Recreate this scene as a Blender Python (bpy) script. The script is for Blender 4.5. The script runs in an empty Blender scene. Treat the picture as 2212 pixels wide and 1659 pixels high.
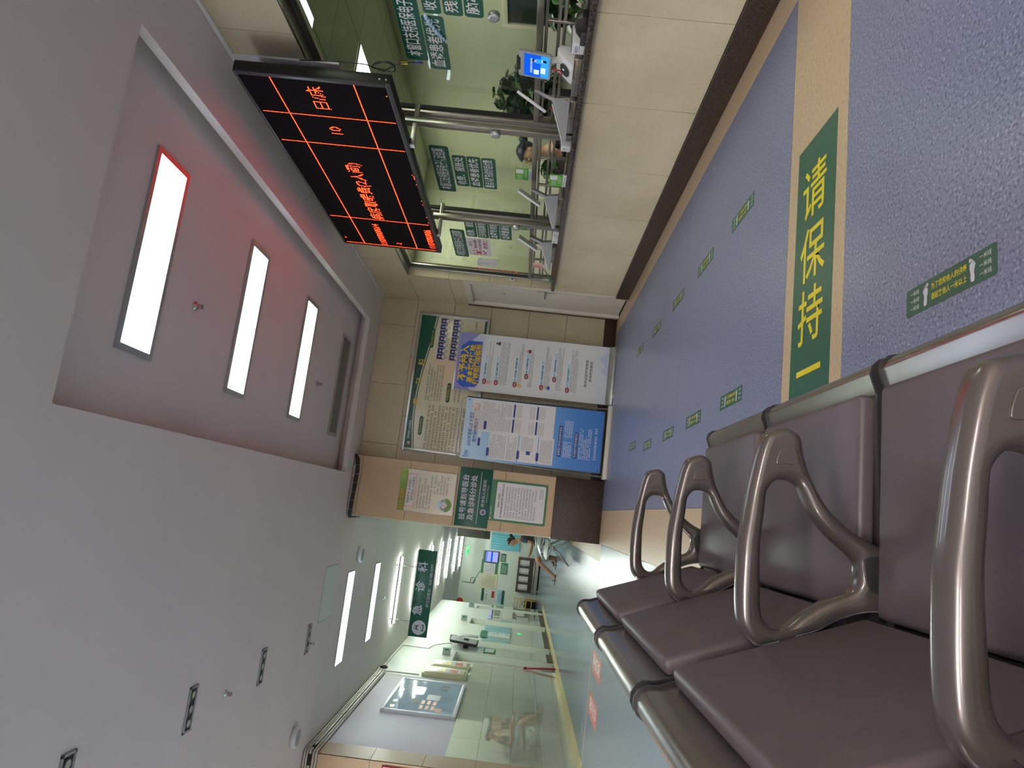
import bpy, bmesh, math, random
from mathutils import Vector, Matrix

random.seed(7)
SC = bpy.context.scene
COL = SC.collection

# ------------------------------------------------------------------ camera
# world: X to the right wall, Y into the depth, Z up.  The photograph is a portrait shot stored lying on its side.
FWD = Vector((0.179860, 0.983164, 0.032231))
RIGHT = Vector((0.977217, -0.182334, 0.108634))
UP = Vector((-0.112682, -0.011958, 0.993559))
cam_d = bpy.data.cameras.new('camera')
cam = bpy.data.objects.new('camera', cam_d)
COL.objects.link(cam)
cam_d.sensor_fit = 'HORIZONTAL'
cam_d.sensor_width = 36.0
cam_d.lens = 1502.79 / 2212.0 * 36.0
cam_d.clip_start = 0.02
cam_d.clip_end = 120
bx_, by_, bz_ = -UP, RIGHT, -FWD
cam.matrix_world = Matrix(((bx_.x, by_.x, bz_.x, 0.0), (bx_.y, by_.y, bz_.y, 0.0), (bx_.z, by_.z, bz_.z, 1.0), (0, 0, 0, 1)))
SC.camera = cam

# ------------------------------------------------------------------ world, exposure
SC.view_settings.view_transform = 'Standard'
SC.view_settings.look = 'None'
SC.view_settings.gamma = 1.0
SC.view_settings.use_curve_mapping = False
SC.view_settings.exposure = 0.2
W = bpy.data.worlds.new('world')
SC.world = W
W.use_nodes = True
W.node_tree.nodes['Background'].inputs[0].default_value = (0.02, 0.02, 0.024, 1)
W.node_tree.nodes['Background'].inputs[1].default_value = 1.0
cy = SC.cycles
cy.use_denoising = True
cy.max_bounces = 8
cy.diffuse_bounces = 5
cy.glossy_bounces = 4
cy.transmission_bounces = 6
cy.transparent_max_bounces = 12
cy.caustics_reflective = False
cy.caustics_refractive = False
cy.sample_clamp_indirect = 6.0
cy.use_light_tree = True

# lamp radiance levels
L_COFFER = 8.0      # the lit panels in the coffer in view
L_GREEN = 6.0
L_CORR_PANEL = 10.0
L_CORR_STRIP = 105.0
L_HALL_FILL = 56.0         # unseen fill panels added outside the frame
L_OFFICE = 18.0
L_LED = 44.0

# ------------------------------------------------------------------ materials
def S(r, g, b):
    f = lambda c: (c / 255.0 / 12.92) if c / 255.0 <= 0.04045 else ((c / 255.0 + 0.055) / 1.055) ** 2.4
    return (f(r), f(g), f(b), 1.0)

def mat(name, rgb, rough=0.5, metal=0.0, spec=0.5, var=0.0, scale=6.0, detail=3.0, rgb2=None, bump=0.0, bscale=None,
        stretch=(1, 1, 1), coat=0.0, emit=None, estr=0.0, lo=0.35, hi=0.65, alpha=None):
    m = bpy.data.materials.new(name)
    m.use_nodes = True
    nt = m.node_tree
    p = nt.nodes['Principled BSDF']
    p.inputs['Base Color'].default_value = rgb
    p.inputs['Roughness'].default_value = rough
    p.inputs['Metallic'].default_value = metal
    p.inputs['Specular IOR Level'].default_value = spec
    if coat:
        p.inputs['Coat Weight'].default_value = coat
        p.inputs['Coat Roughness'].default_value = 0.03
    if emit:
        p.inputs['Emission Color'].default_value = emit
        p.inputs['Emission Strength'].default_value = estr
    if var or rgb2 or bump:
        tc = nt.nodes.new('ShaderNodeTexCoord')
        mp = nt.nodes.new('ShaderNodeMapping')
        mp.inputs['Scale'].default_value = stretch
        nt.links.new(tc.outputs['Object'], mp.inputs['Vector'])
        nz = nt.nodes.new('ShaderNodeTexNoise')
        nz.inputs['Scale'].default_value = scale
        nz.inputs['Detail'].default_value = detail
        nt.links.new(mp.outputs['Vector'], nz.inputs['Vector'])
        if var or rgb2:
            cr = nt.nodes.new('ShaderNodeValToRGB')
            a = rgb if rgb2 else tuple(max(0, c * (1 - var)) for c in rgb[:3]) + (1,)
            b = rgb2 if rgb2 else tuple(min(1, c * (1 + var)) for c in rgb[:3]) + (1,)
            cr.color_ramp.elements[0].position = lo
            cr.color_ramp.elements[1].position = hi
            cr.color_ramp.elements[0].color = a
            cr.color_ramp.elements[1].color = b
            nt.links.new(nz.outputs['Fac'], cr.inputs['Fac'])
            nt.links.new(cr.outputs['Color'], p.inputs['Base Color'])
        if bump:
            n2 = nz
            if bscale:
                n2 = nt.nodes.new('ShaderNodeTexNoise')
                n2.inputs['Scale'].default_value = bscale
                n2.inputs['Detail'].default_value = 2
                nt.links.new(mp.outputs['Vector'], n2.inputs['Vector'])
            bp = nt.nodes.new('ShaderNodeBump')
            bp.inputs['Strength'].default_value = bump
            bp.inputs['Distance'].default_value = 0.004
            nt.links.new(n2.outputs['Fac'], bp.inputs['Height'])
            nt.links.new(bp.outputs['Normal'], p.inputs['Normal'])
    return m

def emat(name, rgb, strength):
    m = bpy.data.materials.new(name)
    m.use_nodes = True
    nt = m.node_tree
    nt.nodes.clear()
    o = nt.nodes.new('ShaderNodeOutputMaterial')
    e = nt.nodes.new('ShaderNodeEmission')
    e.inputs[0].default_value = rgb
    e.inputs[1].default_value = strength
    nt.links.new(e.outputs[0], o.inputs[0])
    return m

def glass_mat(name, tint, refl=0.06):
    m = bpy.data.materials.new(name)
    m.use_nodes = True
    nt = m.node_tree
    nt.nodes.clear()
    o = nt.nodes.new('ShaderNodeOutputMaterial')
    t = nt.nodes.new('ShaderNodeBsdfTransparent')
    t.inputs[0].default_value = tint
    g = nt.nodes.new('ShaderNodeBsdfGlossy')
    g.inputs['Roughness'].default_value = 0.02
    lw = nt.nodes.new('ShaderNodeFresnel')
    lw.inputs['IOR'].default_value = 1.45
    mx = nt.nodes.new('ShaderNodeMixShader')
    ge = nt.nodes.new('ShaderNodeNewGeometry')
    iv = nt.nodes.new('ShaderNodeMath'); iv.operation = 'SUBTRACT'; iv.inputs[0].default_value = 1.0
    nt.links.new(ge.outputs['Backfacing'], iv.inputs[1])
    ml = nt.nodes.new('ShaderNodeMath'); ml.operation = 'MULTIPLY'
    nt.links.new(lw.outputs[0], ml.inputs[0])
    nt.links.new(iv.outputs[0], ml.inputs[1])
    nt.links.new(ml.outputs[0], mx.inputs[0])
    nt.links.new(t.outputs[0], mx.inputs[1])
    nt.links.new(g.outputs[0], mx.inputs[2])
    nt.links.new(mx.outputs[0], o.inputs[0])
    return m

def marble(name, c1, c2, vein, rough=0.35, scale=1.7):
    """beige slab with soft clouds and thin crackle veins"""
    m = mat(name, c1, rough=rough, rgb2=c2, scale=scale, detail=6.0, lo=0.3, hi=0.7)
    nt = m.node_tree
    p = nt.nodes['Principled BSDF']
    ramp = [n for n in nt.nodes if n.type == 'VALTORGB'][0]
    mp = [n for n in nt.nodes if n.type == 'MAPPING'][0]
    vo = nt.nodes.new('ShaderNodeTexNoise')
    vo.inputs['Scale'].default_value = 14.0
    vo.inputs['Detail'].default_value = 5.0
    vo.inputs['Distortion'].default_value = 1.5
    nt.links.new(mp.outputs['Vector'], vo.inputs['Vector'])
    cr = nt.nodes.new('ShaderNodeValToRGB')
    e = cr.color_ramp.elements
    e[0].position = 0.485; e[0].color = (0, 0, 0, 1)
    e[1].position = 0.515; e[1].color = (0, 0, 0, 1)
    k = cr.color_ramp.elements.new(0.5); k.color = (1, 1, 1, 1)
    nt.links.new(vo.outputs['Fac'], cr.inputs['Fac'])
    ml = nt.nodes.new('ShaderNodeMath'); ml.operation = 'MULTIPLY'; ml.inputs[1].default_value = 0.3
    nt.links.new(cr.outputs['Color'], ml.inputs[0])
    mx = nt.nodes.new('ShaderNodeMix'); mx.data_type = 'RGBA'
    nt.links.new(ml.outputs[0], mx.inputs['Factor'])
    nt.links.new(ramp.outputs['Color'], mx.inputs['A'])
    mx.inputs['B'].default_value = vein
    nt.links.new(mx.outputs['Result'], p.inputs['Base Color'])
    return m

def vinyl(name, c, dark, light, rough=0.28, scale=170.0):
    """speckled sheet vinyl: fine dark and light flecks with a slight orange-peel relief"""
    m = mat(name, c, rough=rough, bump=0.25, bscale=120.0, scale=scale, detail=1.0)
    nt = m.node_tree
    p = nt.nodes['Principled BSDF']
    nz = [n for n in nt.nodes if n.type == 'TEX_NOISE' and n.inputs['Scale'].default_value == scale][0]
    cr = nt.nodes.new('ShaderNodeValToRGB')
    e = cr.color_ramp.elements
    e[0].position = 0.33; e[0].color = dark
    e[1].position = 0.72; e[1].color = light
    k = e.new(0.45); k.color = c
    k = e.new(0.6); k.color = c
    nt.links.new(nz.outputs['Fac'], cr.inputs['Fac'])
    nt.links.new(cr.outputs['Color'], p.inputs['Base Color'])
    return m

def zramp(name, stops, axis='Z', rough=0.3, coat=0.0):
    """printed colour gradient along a world axis (flat print on a banner)"""
    m = bpy.data.materials.new(name)
    m.use_nodes = True
    nt = m.node_tree
    p = nt.nodes['Principled BSDF']
    p.inputs['Roughness'].default_value = rough
    if coat:
        p.inputs['Coat Weight'].default_value = coat
        p.inputs['Coat Roughness'].default_value = 0.03
    tc = nt.nodes.new('ShaderNodeTexCoord')
    sp = nt.nodes.new('ShaderNodeSeparateXYZ')
    nt.links.new(tc.outputs['Generated'], sp.inputs[0])
    cr = nt.nodes.new('ShaderNodeValToRGB')
    e = cr.color_ramp.elements
    e[0].position, e[0].color = stops[0]
    e[1].position, e[1].color = stops[-1]
    for s in stops[1:-1]:
        k = e.new(s[0]); k.color = s[1]
    nt.links.new(sp.outputs[axis], cr.inputs['Fac'])
    nt.links.new(cr.outputs['Color'], p.inputs['Base Color'])
    return m

M = {}
M['ceiling'] = mat('ceiling_paint', S(220, 212, 206), 0.7, var=0.02, scale=1.2)
M['paint'] = mat('white_wall_paint', S(216, 214, 212), 0.6, var=0.015, scale=0.9)
M['lilac'] = mat('white_paint_hall_light_tint', S(212, 204, 212), 0.6, var=0.015, scale=0.9)  # white paint with the lilac tint of the hall light put into its colour
M['mint'] = mat('corridor_wall_paint', S(214, 222, 208), 0.5, var=0.015, scale=0.9)
M['office'] = mat('office_wall_paint', S(192, 194, 176), 0.6, var=0.02, scale=0.8)
M['office_ceil'] = mat('office_ceiling_board', S(206, 208, 188), 0.7, var=0.03, scale=1.0)
M['tile'] = marble('beige_wall_tile', S(190, 176, 146), S(204, 190, 160), S(150, 134, 104), 0.35)
M['slab'] = marble('beige_marble_slab', S(198, 186, 154), S(216, 204, 174), S(166, 150, 116), 0.3, 2.2)
M['tan'] = marble('tan_column_tile', S(190, 162, 126), S(203, 176, 140), S(165, 138, 104), 0.4)
M['joint'] = mat('tile_joint', S(92, 78, 58), 0.8, var=0.1)
M['gloss'] = marble('glossy_wainscot_tile', S(192, 190, 166), S(204, 201, 178), S(172, 166, 140), 0.03, 1.2)
M['gloss'].node_tree.nodes['Principled BSDF'].inputs['Coat Weight'].default_value = 1.0
M['gloss'].node_tree.nodes['Principled BSDF'].inputs['Coat IOR'].default_value = 1.75
M['gloss'].node_tree.nodes['Principled BSDF'].inputs['Coat Roughness'].default_value = 0.02
M['granite'] = mat('dark_granite', S(22, 15, 13), 0.42, rgb2=S(92, 66, 52), scale=140, detail=3, lo=0.42, hi=0.7)
M['granite_shelf'] = mat('dark_stone_shelf', S(40, 32, 31), 0.18, rgb2=S(88, 72, 68), scale=60, detail=3, lo=0.4, hi=0.7)
M['blue'] = vinyl('blue_speckled_vinyl', S(120, 126, 156), S(84, 88, 118), S(164, 168, 190), 0.3, 110.0)
M['bluec'] = vinyl('corridor_blue_vinyl', S(124, 140, 156), S(104, 118, 140), S(146, 160, 174), 0.13)
M['tanv'] = vinyl('tan_vinyl', S(190, 166, 136), S(176, 152, 122), S(200, 178, 150), 0.34, 60.0)
M['yellowv'] = vinyl('yellow_vinyl_border', S(206, 190, 130), S(190, 172, 112), S(216, 202, 146), 0.25, 60.0)
M['seam'] = mat('vinyl_seam', S(60, 62, 78), 0.6, var=0.1)
M['pad'] = mat('dark_mauve_foam_pad', S(94, 82, 88), 0.45, var=0.06, scale=9, bump=0.05, bscale=400)
M['shell'] = mat('warm_silver_paint', S(150, 144, 140), 0.22, metal=0.85, var=0.05, scale=12)
M['arm'] = mat('pewter_arm_paint', S(104, 96, 94), 0.26, metal=0.55, var=0.05, scale=14, coat=0.3)
M['capd'] = mat('dark_plastic_cap', S(48, 46, 48), 0.35, var=0.05)
M['steel'] = mat('brushed_stainless', S(160, 154, 146), 0.28, metal=0.9, var=0.06, scale=20, stretch=(1, 1, 0.1))
M['alu'] = mat('aluminium_frame', S(190, 190, 188), 0.3, metal=0.8, var=0.04, scale=15)
M['chrome'] = mat('chrome', S(205, 205, 205), 0.12, metal=1.0, var=0.03)
M['rubber'] = mat('black_gasket', S(24, 24, 24), 0.6, var=0.1)
M['black'] = mat('black_case', S(16, 14, 15), 0.4, var=0.1)
M['ledface'] = mat('led_mask', S(15, 6, 8), 0.85, spec=0.1, var=0.25, scale=150, detail=0.0)
M['white'] = mat('white_plastic', S(214, 214, 214), 0.35, var=0.02)
M['offwhite'] = mat('off_white_plastic', S(206, 200, 186), 0.4, var=0.03)
M['grey'] = mat('grey_plastic', S(150, 152, 152), 0.4, var=0.04)
M['greyd'] = mat('dark_grey_plastic', S(70, 68, 64), 0.5, var=0.06)
M['paper'] = mat('white_paper', S(216, 212, 208), 0.5, var=0.02)
M['paperg'] = mat('glossy_white_print', S(220, 216, 216), 0.15, var=0.02)
M['ivory'] = mat('ivory_poster_print', S(222, 212, 180), 0.12, rgb2=S(226, 220, 190), scale=1.5)
M['green'] = mat('sign_green', S(12, 84, 66), 0.3, var=0.04)
M['greenl'] = mat('light_sign_green', S(36, 112, 70), 0.3, var=0.05)
M['greenf'] = mat('floor_sticker_green', S(34, 88, 70), 0.35, var=0.06, scale=25)
M['greenq'] = mat('lime_green_label', S(84, 168, 44), 0.3, var=0.04)
M['grass'] = mat('grass_green_print', S(80, 140, 50), 0.3, rgb2=S(150, 180, 70), scale=4)
M['yellow'] = mat('sign_yellow', S(226, 206, 26), 0.35, var=0.03)
M['gold'] = mat('gold_print', S(222, 186, 60), 0.3, var=0.04)
M['wtext'] = mat('white_lettering', S(226, 226, 224), 0.4, var=0.01)
M['ltext'] = mat('lilac_white_lettering', S(205, 200, 212), 0.4, var=0.01)
M['btext'] = mat('black_print', S(40, 38, 36), 0.4, var=0.05)
M['gtext'] = mat('grey_print', S(98, 94, 86), 0.4, var=0.05)
M['rtext'] = mat('red_print', S(176, 36, 30), 0.4, var=0.05)
M['navy'] = mat('navy_print', S(28, 48, 130), 0.3, var=0.05)
M['blueprint'] = mat('royal_blue_print', S(28, 92, 190), 0.3, var=0.05)
M['bluel'] = mat('pale_blue_print', S(176, 210, 228), 0.3, var=0.03)
M['redp'] = mat('dark_red_print', S(150, 32, 56), 0.35, var=0.05)
M['red'] = mat('red_plastic', S(196, 30, 28), 0.35, var=0.05)
M['redf'] = mat('faded_red_floor_sticker', S(184, 110, 96), 0.4, var=0.05)
M['orange'] = mat('orange_print', S(206, 130, 70), 0.35, var=0.06)
M['pink'] = mat('pink_print', S(224, 170, 160), 0.35, var=0.05)
M['skin'] = mat('skin', S(172, 124, 96), 0.5, var=0.05, scale=12)
M['skin2'] = mat('fair_skin', S(204, 160, 130), 0.5, var=0.04, scale=12)
M['hair'] = mat('black_hair', S(22, 20, 20), 0.5, var=0.2, scale=90)
M['shirtd'] = mat('charcoal_shirt', S(58, 64, 70), 0.8, var=0.08)
M['blackcloth'] = mat('black_cloth', S(20, 20, 22), 0.8, var=0.1)
M['shorts'] = mat('grey_shorts', S(148, 160, 164), 0.8, var=0.08, scale=14)
M['whitecloth'] = mat('white_cloth', S(214, 214, 212), 0.8, var=0.03)
M['jeans'] = mat('dull_trousers', S(112, 108, 102), 0.8, var=0.08)
M['leaf'] = mat('leaf_green', S(30, 62, 24), 0.4, rgb2=S(64, 104, 40), scale=9)
M['leafd'] = mat('dark_leaf_green', S(30, 56, 32), 0.45, rgb2=S(56, 86, 50), scale=7)
M['bark'] = mat('bark', S(86, 70, 50), 0.8, var=0.15)
M['pot'] = mat('grey_pot', S(120, 118, 112), 0.6, var=0.06)
M['curtain'] = mat('pale_blue_curtain', S(128, 196, 208), 0.8, var=0.03)
M['brown'] = mat('dark_brown_wood', S(66, 44, 38), 0.4, var=0.15, scale=8, stretch=(1, 1, 6))
M['yellowwood'] = mat('yellow_bamboo', S(206, 160, 70), 0.5, var=0.1)
M['cabinet'] = mat('cream_steel', S(196, 188, 150), 0.4, var=0.04)
M['glass'] = glass_mat('green_tinted_glass', (0.83, 0.86, 0.78, 1))
M['darkglass'] = mat('dark_night_window', S(46, 56, 52), 0.1, var=0.1)
M['lcd_blue'] = emat('screen_blue', S(20, 96, 240), 0.9)
M['lcd_blue2'] = emat('screen_light_blue', S(60, 170, 245), 0.9)
M['lcd_white'] = emat('screen_white', S(225, 240, 255), 0.9)
M['lcd_skin'] = emat('screen_skin', S(235, 190, 165), 0.85)
M['lcd_dark'] = emat('screen_dark', S(25, 28, 60), 0.9)
M['lcd_lilac'] = emat('screen_lilac', S(168, 174, 250), 0.9)
M['exit_green'] = emat('exit_sign_green', S(60, 235, 120), 1.0)
M['lamp'] = emat('panel_lamp_bluish', (0.66, 0.80, 1.0, 1), L_COFFER)
M['lampg'] = emat('panel_lamp_greenish', (0.74, 0.95, 0.76, 1), L_GREEN)
M['lampc'] = emat('corridor_panel_lamp', (0.76, 0.93, 1.0, 1), L_CORR_PANEL)
M['lamps'] = emat('corridor_strip_lamp', (0.90, 1.0, 0.90, 1), L_CORR_STRIP)
M['lampfill'] = emat('added_hall_fill_panel', (1.0, 0.95, 0.90, 1), L_HALL_FILL)
M['lampo'] = emat('office_panel_lamp', (0.98, 1.0, 0.86, 1), L_OFFICE)
M['lampoff'] = mat('unlit_diffuser', S(108, 110, 100), 0.4, var=0.03)
M['led'] = emat('led_dot', (1.0, 0.022, 0.005, 1), L_LED)
M['lens'] = mat('unlit_bulb_face', S(176, 180, 160), 0.3, var=0.05)

# ------------------------------------------------------------------ mesh helpers
class MB:
    def __init__(s):
        s.v, s.f = [], []
    def add(s, vs, fs):
        n = len(s.v)
        s.v += [tuple(v) for v in vs]
        s.f += [tuple(i + n for i in f) for f in fs]
        return s
    def box(s, x0, x1, y0, y1, z0, z1):
        return s.add([(x0, y0, z0), (x1, y0, z0), (x1, y1, z0), (x0, y1, z0), (x0, y0, z1), (x1, y0, z1), (x1, y1, z1), (x0, y1, z1)],
                     [(0, 3, 2, 1), (4, 5, 6, 7), (0, 1, 5, 4), (1, 2, 6, 5), (2, 3, 7, 6), (3, 0, 4, 7)])
    def quad(s, a, b, c, d):
        return s.add([a, b, c, d], [(0, 1, 2, 3)])
    def obox(s, o, ax, ay, az):
        """box from corner o along three vectors"""
        o, ax, ay, az = map(Vector, (o, ax, ay, az))
        vs = [o, o + ax, o + ax + ay, o + ay, o + az, o + ax + az, o + ax + ay + az, o + ay + az]
        fs = [(0, 3, 2, 1), (4, 5, 6, 7), (0, 1, 5, 4), (1, 2, 6, 5), (2, 3, 7, 6), (3, 0, 4, 7)]
        if ax.cross(ay).dot(az) < 0:
            fs = [f[::-1] for f in fs]
        return s.add(vs, fs)
    def tube(s, pts, r, n=10, caps=True):
        pts = [Vector(p) for p in pts]
        rings = []
        for i, p in enumerate(pts):
            a = pts[max(0, i - 1)]
            b = pts[min(len(pts) - 1, i + 1)]
            t = (b - a).normalized()
            ref = Vector((0, 0, 1)) if abs(t.z) < 0.9 else Vector((1, 0, 0))
            u = t.cross(ref).normalized()
            w = u.cross(t).normalized()
            rr = r[i] if isinstance(r, (list, tuple)) else r
            rings.append([p + u * rr * math.cos(2 * math.pi * k / n) + w * rr * math.sin(2 * math.pi * k / n) for k in range(n)])
        vs = [v for ring in rings for v in ring]
        fs = []
        for i in range(len(pts) - 1):
            for k in range(n):
                fs.append((i * n + k, i * n + (k + 1) % n, (i + 1) * n + (k + 1) % n, (i + 1) * n + k))
        if caps:
            fs.append(tuple(range(n))[::-1])
            fs.append(tuple((len(pts) - 1) * n + k for k in range(n)))
        return s.add(vs, fs)
    def cyl(s, a, b, r, n=20):
        return s.tube([a, b], r, n)
    def prism(s, poly, o, u, w, d):
        """extrude a 2D polygon (u,w plane at o) by vector d"""
        o, u, w, d = map(Vector, (o, u, w, d))
        n = len(poly)
        vs = [o + u * p[0] + w * p[1] for p in poly] + [o + u * p[0] + w * p[1] + d for p in poly]
        fs = [tuple(range(n)), tuple(range(2 * n - 1, n - 1, -1))]
        for i in range(n):
            j = (i + 1) % n
            fs.append((i, i + n, j + n, j))
        s.add(vs, fs)
        return s
    def lathe(s, prof, c, n=24, axis='Z'):
        """profile of (r, h) about an axis through c"""
        c = Vector(c)
        A = {'Z': ((1, 0, 0), (0, 1, 0), (0, 0, 1)), 'X': ((0, 1, 0), (0, 0, 1), (1, 0, 0)), 'Y': ((0, 0, 1), (1, 0, 0), (0, 1, 0))}[axis]
        e1, e2, e3 = map(Vector, A)
        vs, fs = [], []
        for r, hh in prof:
            for k in range(n):
                t = 2 * math.pi * k / n
                vs.append(c + e1 * r * math.cos(t) + e2 * r * math.sin(t) + e3 * hh)
        for i in range(len(prof) - 1):
            for k in range(n):
                fs.append((i * n + k, i * n + (k + 1) % n, (i + 1) * n + (k + 1) % n, (i + 1) * n + k))
        fs.append(tuple(range(n))[::-1])
        fs.append(tuple((len(prof) - 1) * n + k for k in range(n)))
        return s.add(vs, fs)
    def disc(s, c, r, u, w, n=24, ry=None):
        c, u, w = map(Vector, (c, u, w))
        ry = r if ry is None else ry
        return s.add([c + u * r * math.cos(2 * math.pi * k / n) + w * ry * math.sin(2 * math.pi * k / n) for k in range(n)], [tuple(range(n))])

def wloc(o):
    v = Vector((0, 0, 0))
    while o is not None:
        v = v + o.location
        o = o.parent
    return v

def obj(name, mb, m, parent=None, bevel=0.0, seg=2, smooth=False, fix=True):
    """link the collected geometry as ONE mesh object; coordinates are world coordinates"""
    off = wloc(parent)
    me = bpy.data.meshes.new(name)
    me.from_pydata([(v[0] - off.x, v[1] - off.y, v[2] - off.z) for v in mb.v], [], mb.f)
    if fix or bevel:
        b = bmesh.new()
        b.from_mesh(me)
        bmesh.ops.recalc_face_normals(b, faces=b.faces)
        if bevel:
            es = [e for e in b.edges if len(e.link_faces) == 2 and e.calc_face_angle(0) > 0.5]
            bmesh.ops.bevel(b, geom=es, offset=bevel, segments=seg, affect='EDGES', profile=0.5)
        b.to_mesh(me)
        b.free()
    me.materials.append(m)
    if smooth or bevel:
        for p in me.polygons:
            p.use_smooth = True
        if not smooth:
            try:
                me.set_sharp_from_angle(angle=math.radians(40))
            except Exception:
                pass
    o = bpy.data.objects.new(name, me)
    COL.objects.link(o)
    if parent is not None:
        o.parent = parent
    return o

def sharp(o, deg=40):
    try:
        o.data.set_sharp_from_angle(angle=math.radians(deg))
    except Exception:
        pass
    return o

def empty(name, loc):
    o = bpy.data.objects.new(name, None)
    o.empty_display_size = 0.1
    o.location = loc
    COL.objects.link(o)
    return o

def tag(o, label, cat, group=None):
    o['label'] = label
    o['category'] = cat
    if group:
        o['group'] = group
    return o

def thing(name, loc, label, cat, group=None):
    return tag(empty(name, loc), label, cat, group)

def struct(o):
    o['kind'] = 'structure'
    return o

def dup(src, parent=None, loc=None):
    c = src.copy()
    COL.objects.link(c)
    if parent is not None:
        c.parent = parent
    if loc is not None:
        c.location = loc
    return c

def dup_tree(root, loc):
    r = dup(root, None, loc)
    for ch in list(root.children):
        c = dup(ch, r)
        for g in list(ch.children):
            dup(g, c)
    return r

def rrect(w, h, r, n=5):
    """rounded rectangle polygon centred on 0"""
    pts = []
    for cx, cy_, a0 in ((w / 2 - r, h / 2 - r, 0), (-w / 2 + r, h / 2 - r, 90), (-w / 2 + r, -h / 2 + r, 180), (w / 2 - r, -h / 2 + r, 270)):
        for k in range(n + 1):
            a = math.radians(a0 + 90.0 * k / n)
            pts.append((cx + r * math.cos(a), cy_ + r * math.sin(a)))
    return pts

class Face:
    """a flat sheet to print on: origin at its centre, u = reading direction, w = up; n = towards the reader"""
    def __init__(s, c, u, w):
        s.c, s.u, s.w = Vector(c), Vector(u).normalized(), Vector(w).normalized()
        s.n = s.u.cross(s.w)
    def p(s, x, y, d=0.0):
        return s.c + s.u * x + s.w * y + s.n * d
    def slab(s, mb, x, y, w, h, d0, d1, r=0.0):
        poly = rrect(w, h, r) if r else [(-w / 2, -h / 2), (w / 2, -h / 2), (w / 2, h / 2), (-w / 2, h / 2)]
        mb.prism(poly, s.p(x, y, d0), s.u, s.w, s.n * (d1 - d0))
        return mb

def text(F, body, m, size, x, y, d=0.002, parent=None, align='CENTER', bold=0.0, width=None, name='lettering', up=None, right=None, thick=0.0):
    """lettering printed on face F (its own part of the sign)"""
    cu = bpy.data.curves.new(name, 'FONT')
    cu.body = body
    cu.size = size
    cu.align_x = align
    cu.align_y = 'CENTER'
    cu.resolution_u = 2
    cu.offset = bold * size
    cu.fill_mode = 'FRONT' if not thick else 'BOTH'
    cu.extrude = thick
    cu.materials.append(m)
    tmp = bpy.data.objects.new(name, cu)
    me = bpy.data.meshes.new_from_object(tmp)
    bpy.data.objects.remove(tmp)
    bpy.data.curves.remove(cu)
    o = bpy.data.objects.new(name, me)
    COL.objects.link(o)
    sx = 1.0
    if width:
        adv = sum(1.0 if ord(ch) > 0x2E80 else 0.58 for ch in body.split('\n')[0]) * size
        sx = width / max(adv, 1e-6)
    u, w = F.u, F.w
    loc = F.p(x, y, d) - wloc(parent)
    n = F.n
    o.matrix_basis = Matrix(((u.x * sx, w.x, n.x, loc.x), (u.y * sx, w.y, n.y, loc.y), (u.z * sx, w.z, n.z, loc.z), (0, 0, 0, 1)))
    if parent is not None:
        o.parent = parent
    return o

def glyphs(mb, F, x, y, w, h, rows, d=0.002, fill=0.62, ragged=True, rnd=None, indent=False):
    """rows of small print too fine to read: each character a few strokes"""
    R = rnd or random
    rh = h / rows
    ch = rh * fill
    for r in range(rows):
        yc = y + h / 2 - rh * (r + 0.5)
        xe = x + w / 2 - (R.random() * 0.35 * w if ragged and R.random() < 0.4 else 0)
        xx = x - w / 2 + (2 * ch if indent and r == 0 else 0)
        while xx + ch < xe:
            if R.random() > 0.05:
                k = R.randint(0, 2)
                t = ch * 0.2
                mb.add([F.p(xx, yc + ch * 0.3, d), F.p(xx + ch * 0.85, yc + ch * 0.3, d), F.p(xx + ch * 0.85, yc + ch * 0.3 + t, d), F.p(xx, yc + ch * 0.3 + t, d)], [(0, 1, 2, 3)])
                mb.add([F.p(xx + ch * 0.1 * k, yc - ch * 0.45, d), F.p(xx + ch * 0.8, yc - ch * 0.45, d), F.p(xx + ch * 0.8, yc - ch * 0.45 + t, d), F.p(xx + ch * 0.1 * k, yc - ch * 0.45 + t, d)], [(0, 1, 2, 3)])
                xs = xx + ch * (0.15 + 0.25 * k)
                mb.add([F.p(xs, yc - ch * 0.45, d), F.p(xs + t, yc - ch * 0.45, d), F.p(xs + t, yc + ch * 0.48, d), F.p(xs, yc + ch * 0.48, d)], [(0, 1, 2, 3)])
            xx += ch * 1.05
    return mb

def grid_tiles(parent, axis, at, a_edges_by_row, z_edges, m, proud=0.012, gap=0.004, sign=-1, holes=()):
    """wall tiles, each an object: axis 'X' = wall plane X=at (tiles run along Y); 'Y' = wall plane Y=at (tiles run along X).
    sign: direction of the wall's outward face"""
    for r in range(len(z_edges) - 1):
        z0, z1 = z_edges[r] + gap / 2, z_edges[r + 1] - gap / 2
        ed = a_edges_by_row[r] if isinstance(a_edges_by_row[0], (list, tuple)) else a_edges_by_row
        for i in range(len(ed) - 1):
            a0, a1 = ed[i] + gap / 2, ed[i + 1] - gap / 2
            if any(a0 < h[1] and a1 > h[0] and z0 < h[3] and z1 > h[2] for h in holes):
                continue
            mb = MB()
            lo, hi = (at, at + sign * proud) if sign > 0 else (at + sign * proud, at)
            if axis == 'X':
                mb.box(lo, hi, a0, a1, z0, z1)
            else:
                mb.box(a0, a1, lo, hi, z0, z1)
            o = obj('tile', mb, m, parent, bevel=0.0015, seg=1)

# ================================================================== SETTING
HALL_L, HALL_N = -7.0, -6.5          # left and near limits of the waiting hall
CZ = 3.15                            # main ceiling
XW, XG, YB, YC, XL = 2.64, 2.76, 8.98, 8.78, -2.93

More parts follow.
